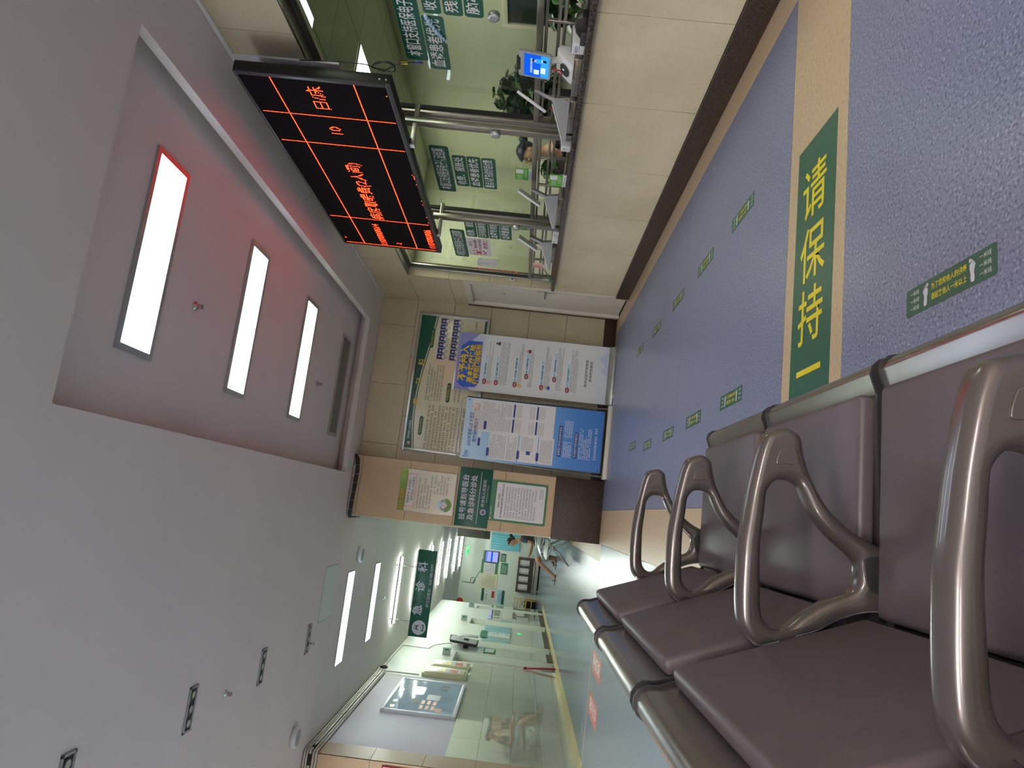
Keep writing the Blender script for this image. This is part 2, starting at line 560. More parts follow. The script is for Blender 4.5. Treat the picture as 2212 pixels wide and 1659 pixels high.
# floor: screed with vinyl sheets and inlaid bands
floor = struct(obj('floor', MB().box(HALL_L, 4.6, HALL_N, 29.3, -0.12, -0.004), M['seam']))
def sheet(name, m, *r):
    for (x0, x1, y0, y1) in r:
        obj(name, MB().box(x0 + 0.0015, x1 - 0.0015, y0 + 0.0015, y1 - 0.0015, -0.004, 0.0), m, floor)
sheet('vinyl_sheet', M['blue'], (0.142, 2.42, 2.80, 4.81), (0.142, 2.42, 4.81, 6.80), (0.142, 2.42, 6.80, 8.80))
sheet('vinyl_sheet', M['blue'], (-0.26, 2.42, 0.30, 2.262), (-0.26, 2.42, -2.0, 0.30), (-0.26, 2.42, HALL_N, -2.0))
sheet('vinyl_sheet', M['bluec'], (HALL_L, -0.26, HALL_N, 2.6), (HALL_L, -0.26, 2.6, 8.53))
sheet('vinyl_sheet', M['bluec'], (-2.70, -0.46, 8.575, 12.2), (-2.70, -0.46, 12.2, 16.0), (-2.70, -0.46, 16.0, 22.7), (HALL_L, 4.6, 22.7, 29.0))
sheet('vinyl_band', M['tanv'], (2.42, XW, HALL_N, 8.98), (-0.26, 2.42, 2.262, 2.80), (-0.26, 0.142, 2.80, 8.78), (0.142, 2.42, 8.80, 8.98),
      (-0.46, -0.26, 8.575, 17.0), (-2.70, -0.26, 8.53, 8.575))
sheet('vinyl_band', M['yellowv'], (-2.93, -2.70, 8.50, 22.7))

# ceiling with a raised coffer
cx0, cx1, cy0, cy1 = 0.245, 2.182, 3.07, 8.455
mb = MB()
LZ = CZ + 0.065
mb.box(HALL_L, cx0, HALL_N, 8.98, CZ, LZ).box(cx1, XW + 0.1, HALL_N, 9.0, CZ, LZ)
mb.box(cx0, cx1, HALL_N, cy0, CZ, LZ).box(cx0, cx1, cy1, 9.0, CZ, LZ)
ceiling = struct(obj('ceiling', mb, M['ceiling']))
mb = MB()
g = 0.16
mb.box(cx0 - g, cx1 + g, cy0 - g, cy1 + g, 3.30, 3.34)
mb.box(cx0 - g - 0.03, cx0 - g, cy0 - g, cy1 + g, LZ, 3.34).box(cx1 + g, cx1 + g + 0.03, cy0 - g, cy1 + g, LZ, 3.34)
mb.box(cx0 - g, cx1 + g, cy0 - g - 0.03, cy0 - g, LZ, 3.34).box(cx0 - g, cx1 + g, cy1 + g, cy1 + g + 0.03, LZ, 3.34)
obj('coffer', mb, M['ceiling'], ceiling)
obj('corridor_ceiling', MB().box(-3.2, -0.2, 8.98, 22.7, CZ, LZ).box(HALL_L, 4.6, 22.7, 29.3, CZ, LZ), M['ceiling'], ceiling)
obj('office_ceiling_edge', MB().box(XW + 0.1, XG + 0.12, HALL_N, 9.0, CZ, LZ), M['ceiling'], ceiling)

# right wall with the service windows
mb = MB()
mb.box(2.652, 2.82, HALL_N, 7.95, 0, 0.888)
mb.box(2.652, 2.82, HALL_N, 9.1, 2.655, CZ)
mb.box(2.652, 2.82, 7.95, 7.972, 0, 2.655)
mb.box(2.652, 2.82, 7.972, 9.1, 1.985, 2.655)
mb.box(2.652, 2.82, 8.925, 9.1, 0, 1.985)
mb.box(2.652, 2.82, HALL_N, 0.9, 0.888, 2.655)
wall_r = struct(obj('wall_right', mb, M['joint']))
grid_tiles(wall_r, 'X', 2.652, [-6.5, -5.0, -3.4, -1.7, -0.05, 0.78, 1.61, 2.44, 3.272, 4.102, 4.945, 5.788, 6.63, 7.45, 7.972], [0.15, 0.888], M['slab'], 0.012, 0.004, -1)
grid_tiles(wall_r, 'X', 2.652, [-6.5, -4.9, -3.3, -1.7, -0.1, 0.7, 1.5, 2.3, 3.08, 3.69, 4.49, 5.29, 6.09, 6.89, 7.50, 8.13, 8.98], [2.658, CZ], M['tile'], 0.012, 0.004, -1)
grid_tiles(wall_r, 'X', 2.652, [7.955, 8.98], [2.16, 2.658], M['tile'], 0.012, 0.004, -1)
grid_tiles(wall_r, 'X', 2.652, [7.955, 8.98], [1.985, 2.16], M['tile'], 0.012, 0.004, -1)
grid_tiles(wall_r, 'X', 2.652, [-6.5, -4.9, -3.3, -1.7, -0.1, 0.895], [0.93, 1.5, 2.08, 2.655], M['tile'], 0.012, 0.004, -1)
for z0, z1 in ((0.93, 1.17), (1.17, 1.67), (1.67, 2.16), (2.16, 2.655)):     # window jamb tiles
    obj('tile', MB().box(2.642, 2.745, 7.94, 7.95, z0 + 0.002, z1 - 0.002), M['tile'], wall_r)
obj('window_head', MB().box(2.642, 2.745, 0.9, 7.95, 2.646, 2.655), M['steel'], wall_r)
base_r = struct(obj('baseboard_right', MB().box(2.617, 2.652, HALL_N, 7.968, 0, 0.15), M['granite'], bevel=0.003))

# back wall
mb = MB().box(0.2, 2.9, 8.992, 9.2, 0, CZ)
wall_b = struct(obj('wall_back', mb, M['joint']))
rows = [[0.30, 1.07, 1.87, 2.652], [0.30, 0.68, 1.47, 2.27, 2.652], [0.30, 1.07, 1.87, 2.652], [0.30, 0.85, 1.65, 2.44, 2.652], [0.30, 1.07, 1.87, 2.652], [0.30, 0.68, 1.47, 2.27, 2.652]]
grid_tiles(wall_b, 'Y', 8.992, rows, [0.155, 0.665, 1.165, 1.67, 2.17, 2.674, CZ], M['tile'], 0.012, 0.004, -1)
struct(obj('baseboard_back', MB().box(0.48, 2.652, 8.965, 8.992, 0, 0.155), M['granite'], bevel=0.002))

# pillar at the mouth of the corridor
mb = MB().box(-0.24, 0.478, 8.79, 9.35, 0, CZ)
pillar = struct(obj('wall_pillar', mb, M['joint']))
zs = [0.60, 1.228, 1.826, 2.432, 3.042, CZ]
grid_tiles(pillar, 'Y', 8.79, [-0.252, 0.49], zs, M['tan'], 0.012, 0.004, -1)
for i in range(5):
    obj('tile', MB().box(-0.252, -0.24, 8.78, 9.35, zs[i] + 0.002, zs[i + 1] - 0.002), M['tan'], pillar, bevel=0.0015, seg=1)
    obj('tile', MB().box(0.478, 0.49, 8.78, 9.0, zs[i] + 0.002, zs[i + 1] - 0.002), M['tan'], pillar, bevel=0.0015, seg=1)
obj('granite_base', MB().box(-0.268, 0.504, 8.762, 9.33, 0, 0.60), M['granite'], pillar, bevel=0.004)

# left: end face turned to the hall, then the long corridor wall with its door openings
OPEN = [(14.10, 15.01), (15.79, 16.54), (18.72, 19.62), (21.66, 22.20)]
mb = MB()
ys = [8.51] + [v for o_ in OPEN for v in o_] + [22.7]
for i in range(0, len(ys), 2):
    mb.box(-3.20, XL, ys[i], ys[i + 1], 0, 2.0)
mb.box(-3.20, XL, 8.51, 22.7, 2.0, CZ)
wall_l = struct(obj('wall_left', mb, M['mint']))
mb = MB().box(HALL_L, XL - 0.02, 8.512, 8.7, 0, CZ)
wall_e = struct(obj('wall_hall_end', mb, M['joint']))
ez = [0.15, 0.60, 1.20, 1.795, 2.39, 2.985, CZ]
grid_tiles(wall_e, 'Y', 8.512, [HALL_L, -6.15, -5.35, -4.55, -3.75, -2.918], ez, M['tan'], 0.012, 0.004, -1)
for i in range(6):
    obj('tile', MB().box(XL, XL + 0.012, 8.50, 8.892, ez[i] + 0.002, ez[i + 1] - 0.002), M['tan'], wall_e, bevel=0.0015, seg=1)
struct(obj('baseboard_hall_end', MB().box(HALL_L, XL + 0.016, 8.485, 8.512, 0, 0.15), M['granite'], bevel=0.002))
for s0, s1 in ((8.894, 14.10), (15.01, 15.79), (16.54, 18.72), (19.62, 21.66), (22.20, 22.7)):
    n = max(1, round((s1 - s0) / 0.8))
    ed = [s0 + (s1 - s0) * k / n for k in range(n + 1)]
    ed[0] += 0.001
    for zi, (z0, z1) in enumerate(((0.13, 0.42), (0.42, 0.80), (0.80, 1.205), (1.205, 1.58))):
        for k in range(n):
            a = (k * 7 + zi * 3) % 5
            tilt = (a - 2) * 0.0006
            t = MB()
            x0, x1, y0, y1 = XL, XL + 0.012, ed[k] + 0.0015, ed[k + 1] - 0.0015
            t.add([(x0, y0, z0 + .0015), (x0, y1, z0 + .0015), (x0, y1, z1 - .0015), (x0, y0, z1 - .0015), (x1 + tilt, y0, z0 + .0015), (x1 - tilt, y1, z0 + .0015), (x1 - tilt, y1, z1 - .0015), (x1 + tilt, y0, z1 - .0015)],
                  [(0, 1, 2, 3), (4, 7, 6, 5), (0, 4, 5, 1), (1, 5, 6, 2), (2, 6, 7, 3), (3, 7, 4, 0)])
            obj('wainscot_tile', t, M['gloss'], wall_l)
    obj('skirting', MB().box(XL, XL + 0.014, s0, s1, 0, 0.13), M['granite'] if s0 > 15 else M['gloss'], wall_l)
obj('hall_light_tinted_paint', MB().box(XL - 0.001, XL + 0.002, 8.894, 12.56, 1.582, CZ), M['lilac'], wall_l)  # separate white paint up to the conduit; its lilac cast imitates hall light
for o0, o1 in OPEN:                                   # thin architrave round each opening
    obj('architrave', MB().box(XL, XL + 0.012, o0 - 0.05, o0, 1.58, 2.05).box(XL, XL + 0.012, o1, o1 + 0.05, 1.58, 2.05).box(XL, XL + 0.012, o0, o1, 2.0, 2.05), M['paint'], wall_l)
for i, (o0, o1) in enumerate(OPEN):
    d = struct(obj('door_%d' % (i + 2), MB().box(-3.12, -3.08, o0 + 0.03, o1 - 0.03, 0.01, 1.985), M['paint'], bevel=0.003))
    obj('door_frame', MB().box(-3.14, -3.05, o0, o0 + 0.03, 0, 2.0).box(-3.14, -3.05, o1 - 0.03, o1, 0, 2.0).box(-3.14, -3.05, o0, o1, 1.985, 2.0), M['offwhite'], d)
    obj('kick_plate', MB().box(-3.08, -3.077, o0 + 0.06, o1 - 0.06, 0.03, 0.22), M['steel'], d)
    obj('door_handle', MB().tube([(-3.08, o0 + 0.1, 1.0), (-3.03, o0 + 0.1, 1.0), (-3.03, o0 + 0.22, 1.0)], 0.01, 8), M['chrome'], d, smooth=True)

# far lobby, corridor right wall, walls of the hall outside the frame
wall_f = struct(obj('wall_far', MB().box(HALL_L, 4.6, 29.0, 29.2, 0, CZ), M['mint']))
struct(obj('wall_lobby_left', MB().box(-4.35, -4.2, 22.7, 29.0, 0, CZ).box(-4.35, -2.95, 22.55, 22.7, 0, CZ), M['mint']))
struct(obj('wall_lobby_right', MB().box(2.9, 3.0, 20.0, 29.0, 0, CZ), M['mint']))
wall_cr = struct(obj('wall_corridor_right', MB().box(-0.28, -0.15, 9.35, 10.9, 0, CZ).box(-0.28, -0.15, 11.9, 14.9, 0, CZ).box(-0.28, -0.15, 15.9, 20.0, 0, CZ).box(-0.28, -0.15, 10.9, 11.9, 2.05, CZ).box(-0.28, -0.15, 14.9, 15.9, 2.05, CZ).box(-0.15, 3.0, 19.9, 20.0, 0, CZ), M['mint']))
for i, y in enumerate((10.9, 14.9)):
    struct(obj('door_%d' % (i + 6), MB().box(-0.2, -0.16, y, y + 1.0, 0, 2.05), M['offwhite']))
wall_n = struct(obj('wall_near', MB().box(HALL_L, 2.8, HALL_N - 0.1, HALL_N, 0, CZ), M['paint']))
wall_hl = struct(obj('wall_hall_left', MB().box(HALL_L - 0.1, HALL_L, HALL_N, 8.7, 0, CZ), M['paint']))

# office behind the windows
wall_o = struct(obj('wall_office', MB().box(4.4, 4.5, 0.2, 8.6, 0, 2.9).box(2.82, 4.5, 8.45, 8.6, 0, 2.9).box(2.82, 4.5, 0.1, 0.2, 0, 2.9), M['office']))
office_c = struct(obj('ceiling_office', MB().box(2.82, 4.5, 0.2, 8.6, 2.725, 2.78), M['joint']))
for i in range(4):
    for j in range(14):
        x0, y0 = 2.39 + 0.6 * i, 0.23 + 0.6 * j
        x0_, x1_ = max(2.83, x0 + 0.004), min(4.395, x0 + 0.596)
        if x1_ > x0_ and not (i == 1 and j in (8, 3, 12)):
            obj('ceiling_panel', MB().box(x0_, x1_, y0 + 0.004, min(8.44, y0 + 0.596), 2.715, 2.725), M['office_ceil'], office_c)

# ------------------------------------------------------------------ door in the right wall beside the back corner
door = struct(obj('door_1', MB().box(2.665, 2.70, 8.03, 8.79, 0.01, 1.905), M['offwhite'], bevel=0.003))
obj('door_frame', MB().box(2.63, 2.74, 7.972, 8.03, 0, 1.985).box(2.63, 2.74, 8.79, 8.86, 0, 1.985).box(2.63, 2.74, 8.03, 8.79, 1.905, 1.985), M['offwhite'], door, bevel=0.004)
obj('door_frame', MB().box(2.655, 2.74, 8.86, 8.925, 0, 1.985), M['tile'], door)
for y in (8.10,):
    h_ = obj('door_handle', MB().box(2.652, 2.665, y - 0.022, y + 0.022, 0.85, 1.10), M['steel'], door, bevel=0.004)
    obj('lever', MB().tube([(2.655, y, 0.99), (2.615, y, 0.99), (2.612, y + 0.015, 0.99), (2.612, y + 0.14, 0.985)], 0.009, 10), M['steel'], h_, smooth=True)
obj('keyhole', MB().disc((2.6645, 8.37, 1.50), 0.014, (0, 1, 0), (0, 0, 1), 12), M['black'], door)
obj('floor_gap', MB().box(2.668, 2.71, 8.03, 8.79, 0.0, 0.012), M['black'], door)

# ------------------------------------------------------------------ service windows: frames, panes, bars
def service_window(n, y0, y1, vb, first=False, last=False):
    w = struct(empty('window_%d' % n, (XG, (y0 + y1) / 2, 0.93)))
    obj('head_rail', MB().box(2.735, 2.785, y0, y1, 2.605, 2.646), M['steel'], w, bevel=0.003)
    obj('pane', MB().box(2.757, 2.762, y0, y1, 1.21, 2.606), M['glass'], w)
    obj('bottom_rail', MB().box(2.735, 2.785, y0, y1, 1.172, 1.212), M['steel'], w, bevel=0.004)
    obj('lower_rail', MB().box(2.765, 2.79, y0, y1, 1.147, 1.166), M['steel'], w, bevel=0.003)
    obj('sill_rail', MB().box(2.735, 2.785, y0, y1, 0.929, 0.95), M['steel'], w, bevel=0.003)
    for z in (1.073, 1.04):
        obj('bar', MB().box(2.75, 2.77, y0, y1, z, z + 0.02), M['steel'], w, bevel=0.003)
    for y in vb:
        obj('upright_bar', MB().box(2.745, 2.765, y - 0.011, y + 0.011, 0.95, 1.148), M['steel'], w, bevel=0.003)
    # gaskets round the pane
    obj('gasket', MB().box(2.745, 2.775, y0, y0 + 0.014, 1.212, 2.605).box(2.745, 2.775, y1 - 0.014, y1, 1.212, 2.605), M['rubber'], w)
    # jamb posts at the far edge
    if last:
        obj('jamb', MB().box(2.73, 2.79, y1, y1 + 0.02, 0.93, 2.646), M['alu'], w, bevel=0.003)
    else:
        obj('mullion', MB().box(2.725, 2.785, y1, y1 + 0.055, 0.93, 2.646), M['steel'], w, bevel=0.004)
        obj('mullion', MB().box(2.725, 2.785, y1 + 0.06, y1 + 0.118, 0.93, 2.646), M['steel'], w, bevel=0.004)
    return w
service_window(1, 0.9, 4.53, (1.2, 2.0, 2.75, 3.51, 4.25))
service_window(2, 4.65, 6.205, (5.05, 5.52))
service_window(3, 6.325, 7.92, (6.83, 7.30), last=True)

# wall tops: pale trim line under the ceiling, upright trunking beside the display
struct(obj('trim_1', MB().box(2.625, 2.641, -2.0, 8.97, 3.118, 3.148), M['paint'], bevel=0.003))

# ------------------------------------------------------------------ LAMPS
def panel_lamp(x0, x1, y0, y1, z, m, label, group, fw=0.035, fm='alu', name='panel_lamp', depth=0.012):
    t = thing(name, ((x0 + x1) / 2, (y0 + y1) / 2, z), label, 'ceiling light', group)
    fr = MB()
    fr.box(x0, x1, y0, y0 + fw, z - depth, z + 0.002).box(x0, x1, y1 - fw, y1, z - depth, z + 0.002)
    fr.box(x0, x0 + fw, y0 + fw, y1 - fw, z - depth, z + 0.002).box(x1 - fw, x1, y0 + fw, y1 - fw, z - depth, z + 0.002)
    obj('lamp_frame', fr, M[fm], t)
    obj('diffuser', MB().box(x0 + fw, x1 - fw, y0 + fw, y1 - fw, z - 0.004, z + 0.002), m, t)
    return t
cg = 'panel lights in the raised coffer'
for y, m, lab in ((3.655, 'lamp', 'large lit bluish panel light in the coffer, the nearest and largest of the row'),
                  (5.075, 'lamp', 'lit bluish panel light in the coffer, second of the row'),
                  (6.49, 'lampg', 'greenish lit panel light in the coffer, third of the row'),
                  (7.90, 'lampoff', 'unlit dark panel light at the far end of the coffer')):
    panel_lamp(0.636, 1.836, y, y + 0.375, 3.298, M[m], lab, cg)
panel_lamp(-2.19, -1.005, 9.33, 9.70, CZ - 0.001, M['lampc'], 'wide lit panel light at the mouth of the corridor ceiling', 'corridor panel lights', 0.012)
panel_lamp(-2.20, -1.02, 11.10, 11.47, CZ - 0.001, M['lampc'], 'second wide lit panel light in the corridor ceiling before the hanging sign', 'corridor panel lights', 0.012)
strip_names = ['just before', 'first beyond', 'second beyond', 'third beyond', 'fourth beyond', 'fifth beyond', 'sixth beyond']
for k, y in enumerate((13.42, 15.7, 18.05, 20.4, 22.62, 25.1, 27.5)):
    t = thing('strip_lamp', (-1.65, y, CZ), 'long bright strip light across the corridor ceiling, %s the green hanging sign' % strip_names[k], 'ceiling light', 'corridor strip lights')
    obj('housing', MB().box(-2.26, -1.05, y - 0.035, y + 0.035, CZ - 0.03, CZ), M['white'], t)
    obj('tube', MB().box(-2.25, -1.06, y - 0.022, y + 0.022, CZ - 0.055, CZ - 0.03), M['lamps'], t, bevel=0.006)
# ceiling panels added out of view to light the hall and seats
for k, (x, y) in enumerate(((-4.9, 6.6), (-4.9, 3.6), (-4.9, 0.6), (-3.2, -2.2), (-0.6, -2.2), (-0.6, -4.6), (-4.9, -4.2), (1.4, -3.4))):
    panel_lamp(x - 0.6, x + 0.6, y - 0.3, y + 0.3, CZ - 0.001, M['lampfill'], 'added unseen panel light outside the picture, lighting the waiting hall', 'added fill panels out of the picture')
panel_lamp(2.99, 3.585, 5.03, 5.63, 2.714, M['lampo'], 'bright square panel light in the office ceiling behind the glass, partly hidden by the display', 'office panel lights', 0.01)
panel_lamp(2.99, 3.585, 2.03, 2.63, 2.714, M['lampo'], 'bright square panel light in the office ceiling at the near end', 'office panel lights', 0.01)
panel_lamp(2.99, 3.585, 7.43, 8.03, 2.714, M['lampo'], 'bright square panel light in the office ceiling at the far end', 'office panel lights', 0.01)
panel_lamp(2.84, 3.03, 2.85, 4.05, 2.714, M['lampc'], 'narrow bluish strip panel in the office ceiling above the nearest window', 'office panel lights', 0.008)

# ================================================================== WAITING BENCH (foreground)
GAPS = [2.285, 1.730, 1.175, 0.620, 0.065, -0.490]
ARM_OUT = [(0.19, 0.575), (0.184, 0.594), (0.176, 0.607), (0.159, 0.615), (0.129, 0.622), (0.082, 0.63), (0.039, 0.635), (0.0, 0.639), (-0.035, 0.64), (-0.081, 0.64), (-0.115, 0.638), (-0.135, 0.634), (-0.151, 0.625), (-0.162, 0.613), (-0.165, 0.601), (-0.159, 0.581), (-0.151, 0.56), (-0.142, 0.537), (-0.131, 0.51), (-0.114, 0.483), (-0.104, 0.462), (-0.096, 0.439), (-0.092, 0.416), (-0.09, 0.385), (0.0, 0.385), (0.008, 0.405), (0.017, 0.43), (0.028, 0.454), (0.045, 0.478), (0.068, 0.503), (0.099, 0.523), (0.127, 0.536), (0.155, 0.544), (0.172, 0.547), (0.183, 0.555), (0.188, 0.565)]
ARM_HOLE = [(0.103, 0.576), (0.099, 0.588), (0.088, 0.597), (0.076, 0.601), (0.042, 0.603), (0.004, 0.606), (-0.031, 0.606), (-0.077, 0.604), (-0.11, 0.601), (-0.125, 0.594), (-0.134, 0.582), (-0.135, 0.57), (-0.129, 0.559), (-0.113, 0.543), (-0.096, 0.521), (-0.082, 0.498), (-0.071, 0.475), (-0.064, 0.461), (-0.05, 0.452), (-0.032, 0.45), (-0.014, 0.455), (0.004, 0.477), (0.023, 0.501), (0.053, 0.526), (0.076, 0.539), (0.095, 0.549), (0.102, 0.561)]
ARM_DIM = [(0.160, 0.572), (0.156, 0.580), (0.150, 0.586), (0.128, 0.591), (0.127, 0.578), (0.131, 0.556), (0.150, 0.559), (0.157, 0.563)]

bench = thing('waiting_bench', (0.0, 1.0, 0.0), 'long pewter beam bench with dark mauve padded seats and looped armrests in the foreground', 'bench')

def smooth_closed(pts, k=3):
    out = []
    n = len(pts)
    for i in range(n):
        p0, p1, p2, p3 = (Vector(pts[(i + j - 1) % n]) for j in range(4))
        for s in range(k):
            t = s / k
            out.append(0.5 * ((2 * p1) + (p2 - p0) * t + (2 * p0 - 5 * p1 + 4 * p2 - p3) * t * t + (3 * p1 - p0 - 3 * p2 + p3) * t * t * t))
    return out

def arm_curve(polys, ext, bev, name):
    cu = bpy.data.curves.new(name, 'CURVE')
    cu.dimensions = '2D'
    cu.fill_mode = 'BOTH'
    cu.extrude = ext
    cu.bevel_depth = bev
    cu.bevel_resolution = 4
    cu.offset = -bev
    for pl in polys:
        sp = cu.splines.new('POLY')
        q = smooth_closed(pl)
        sp.points.add(len(q) - 1)
        for i, v in enumerate(q):
            sp.points[i].co = (v[0], v[1], 0, 1)
        sp.use_cyclic_u = True
    tmp = bpy.data.objects.new(name, cu)
    me = bpy.data.meshes.new_from_object(tmp)
    bpy.data.objects.remove(tmp)
    bpy.data.curves.remove(cu)
    me.materials.clear()
    for p in me.polygons:
        p.use_smooth = True
    try:
        me.set_sharp_from_angle(angle=math.radians(35))
    except Exception:
        pass
    return me

arm_cu = arm_curve([ARM_OUT, ARM_HOLE], 0.006, 0.0155, 'armrest')
arm_cu.materials.append(M['arm'])
dim_cu = arm_curve([ARM_DIM], 0.0005, 0.0012, 'armrest_inset')
dim_cu.materials.append(M['arm'])
slot_cu = arm_curve([[(-0.012, 0.445), (-0.05, 0.44), (-0.062, 0.425), (-0.062, 0.398), (-0.012, 0.398), (-0.004, 0.42)]], 0.0005, 0.0015, 'mount_inset')
slot_cu.materials.append(M['capd'])
ROT_XZ = Matrix(((1, 0, 0, 0), (0, 0, -1, 0), (0, 1, 0, 0), (0, 0, 0, 1)))
for gy in GAPS:
    a = bpy.data.objects.new('armrest', arm_cu)
    COL.objects.link(a)
    a.parent = bench
    a.matrix_basis = Matrix.Translation((0.0, gy - 1.0, 0.0)) @ ROT_XZ
    for cu_, nm, off in ((dim_cu, 'armrest_inset', 0.0218), (slot_cu, 'mount_inset', 0.0218)):
        for sgn in (-1, 1):
            d = bpy.data.objects.new(nm, cu_)
            COL.objects.link(d)
            d.parent = a
            d.location = (0, 0, off * sgn)

def shell_profile():
    """steel sheet seat and back in one piece, seen from the end (x, z): rolled front lip, seat, bend, back, rolled top"""
    t = 0.010
    up = []
    for k in range(9):                                   # front roll
        a = math.radians(-150 + 240 * k / 8)
        up.append((0.305 + 0.026 * math.cos(a), 0.394 + 0.026 * math.sin(a)))
    up += [(0.27, 0.408), (-0.06, 0.396), (-0.095, 0.402), (-0.118, 0.425), (-0.135, 0.46), (-0.244, 0.755)]
    for k in range(9):                                   # top roll
        a = math.radians(20 + 220 * k / 8)
        up.append((-0.268 + 0.024 * math.cos(a), 0.766 + 0.024 * math.sin(a)))
    lo = [(-0.262, 0.735), (-0.150, 0.44), (-0.130, 0.405), (-0.105, 0.385), (-0.06, 0.380), (0.27, 0.392)]
    return up + lo

prof = shell_profile()
for i in range(len(GAPS) - 1):
    y1, y0 = GAPS[i], GAPS[i + 1]
    ya, yb = y0 + 0.018, y1 - 0.018
    o = obj('seat_shell', MB().prism(prof, (0, ya, 0), (1, 0, 0), (0, 0, 1), (0, yb - ya, 0)), M['shell'], bench, smooth=True)
    sharp(o, 50)
    # dark rim sheets closing both ends
    for ye, s_ in ((ya, -1), (yb, 1)):
        cen = (0.0, 0.5)
        rim = []
        for q, (x, z) in enumerate(prof):
            a_, b_ = Vector(prof[q - 1]), Vector(prof[(q + 1) % len(prof)])
            d_ = (b_ - a_).normalized()
            rim.append((x + d_.y * 0.0045, z - d_.x * 0.0045))
        e = obj('end_cap', MB().prism(rim, (0, ye - (0.006 if s_ < 0 else 0.0), 0), (1, 0, 0), (0, 0, 1), (0, 0.006, 0)), M['capd'], bench)
    # pads
    pm = MB().box(-0.100, 0.272, y0 + 0.034, y1 - 0.034, 0.400, 0.432)
    sp_ = obj('seat_pad', pm, M['pad'], bench, bevel=0.011, seg=3)
    ax = Vector((-0.114, 0, 0.310)).normalized()
    nn = Vector((ax.z, 0, -ax.x))
    b0 = Vector((-0.128, y0 + 0.034, 0.434))
    bp_ = obj('back_pad', MB().obox(b0, ax * 0.318, (0, y1 - y0 - 0.068, 0), nn * 0.032), M['pad'], bench, bevel=0.011, seg=3)
obj('beam', MB().box(0.02, 0.09, GAPS[-1] - 0.1, GAPS[0] + 0.03, 0.30, 0.37), M['shell'], bench, bevel=0.006)
for y in (GAPS[0] - 0.28, GAPS[-1] + 0.28):
    obj('leg', MB().prism([(0.03, 0.30), (0.08, 0.30), (0.30, 0.03), (0.32, 0.0), (0.26, 0.0), (0.06, 0.19), (-0.14, 0.0), (-0.20, 0.0), (-0.18, 0.03)], (0, y - 0.02, 0), (1, 0, 0), (0, 0, 1), (0, 0.04, 0)), M['shell'], bench, bevel=0.006)

# ================================================================== LED DISPLAY
LX, LY0, LY1, LZ0, LZ1 = 2.400, 3.735, 6.445, 2.045, 3.005
led = thing('led_display', (2.44, 5.09, 2.045), 'large black dot matrix display with glowing red table and text above the windows', 'display')
obj('case', MB().box(LX + 0.006, LX + 0.07, LY0, LY1, LZ0, LZ1), M['black'], led, bevel=0.003)
fw = 0.032
fr = MB()
fr.box(LX - 0.004, LX + 0.006, LY0, LY1, LZ0, LZ0 + fw).box(LX - 0.004, LX + 0.006, LY0, LY1, LZ1 - fw * 0.6, LZ1)
fr.box(LX - 0.004, LX + 0.006, LY0, LY0 + fw, LZ0 + fw, LZ1 - fw * 0.6).box(LX - 0.004, LX + 0.006, LY1 - 0.02, LY1, LZ0 + fw, LZ1 - fw * 0.6)
obj('bezel', fr, M['capd'], led, bevel=0.002)
for i in range(8):
    for j in range(6):
        w_, h_ = (LY1 - LY0 - 0.052) / 8, (LZ1 - LZ0 - 0.05) / 6
        y_, z_ = LY0 + 0.032 + w_ * i, LZ0 + fw + h_ * j
        obj('module', MB().box(LX, LX + 0.006, y_ + 0.0005, y_ + w_ - 0.0005, z_ + 0.0005, z_ + h_ - 0.0005), M['ledface'], led)
PITCH = 0.0103
def raster(body, size, bold=0.0):
    """dots lit for a line of text: cells of the pitch grid whose centre lies inside a glyph"""
    cu = bpy.data.curves.new('raster', 'FONT')
    cu.body = body
    cu.size = size
    cu.resolution_u = 2
    cu.offset = bold
    o = bpy.data.objects.new('raster', cu)
    me = bpy.data.meshes.new_from_object(o)
    from mathutils.bvhtree import BVHTree
    vs = [v.co.copy() for v in me.vertices]
    bv = BVHTree.FromPolygons(vs, [tuple(p.vertices) for p in me.polygons])
    x1 = max(v.x for v in vs); z0 = min(v.y for v in vs); z1 = max(v.y for v in vs)
    bpy.data.objects.remove(o)
    bpy.data.curves.remove(cu)
    bpy.data.meshes.remove(me)
    cells = []
    nx, nz = int(x1 / PITCH) + 1, int((z1 - z0) / PITCH) + 1
    for i in range(nx):
        for j in range(nz):
            k = 0
            for a_ in (0.2, 0.5, 0.8):
                for b_ in (0.2, 0.5, 0.8):
                    if bv.ray_cast(Vector(((i + a_) * PITCH, z0 + (j + b_) * PITCH, 1)), Vector((0, 0, -1)))[0] is not None:
                        k += 1
            if k >= 5:
                cells.append((i, j))
    return cells, nx, nz
dots = set()
def cell(y, z):                       # reading direction runs from far (large y) to near
    return (round((6.40 - y) / PITCH), round((z - 2.08) / PITCH))
for z in (2.793, 2.275):
    for k in range(cell(3.775, z)[0] + 1):
        dots.add((k, cell(0, z)[1]))
for y in (4.155, 4.52, 5.79, 6.40):
    for k in range(1, cell(0, 2.978)[1]):
        dots.add((cell(y, 0)[0], k))
def put(body, size, y_left, z_mid, bold=0.001):
    cs, nx, nz = raster(body, size, bold)
    c0, r0 = cell(y_left, z_mid)
    for i, j in cs:
        dots.add((c0 + i, r0 - nz // 2 + j))
put('病房取暖费(2人间)', 0.125, 5.775, 2.535)
put('10', 0.115, 4.385, 2.538)
put('日/床', 0.118, 4.08, 2.54)
put('11070000014', 0.092, 6.385, 2.60)
put('1107000006', 0.092, 6.36, 2.125)
put('2', 0.07, 6.33, 2.44)
for y, z in ((6.30, 2.955), (6.29, 2.945), (6.28, 2.955), (3.86, 2.09), (4.93, 2.085), (4.91, 2.085), (4.89, 2.085), (4.87, 2.095), (5.02, 2.085), (5.31, 2.085), (5.38, 2.085), (5.63, 2.085), (5.74, 2.085)):
    dots.add(cell(y, z))
mb = MB()
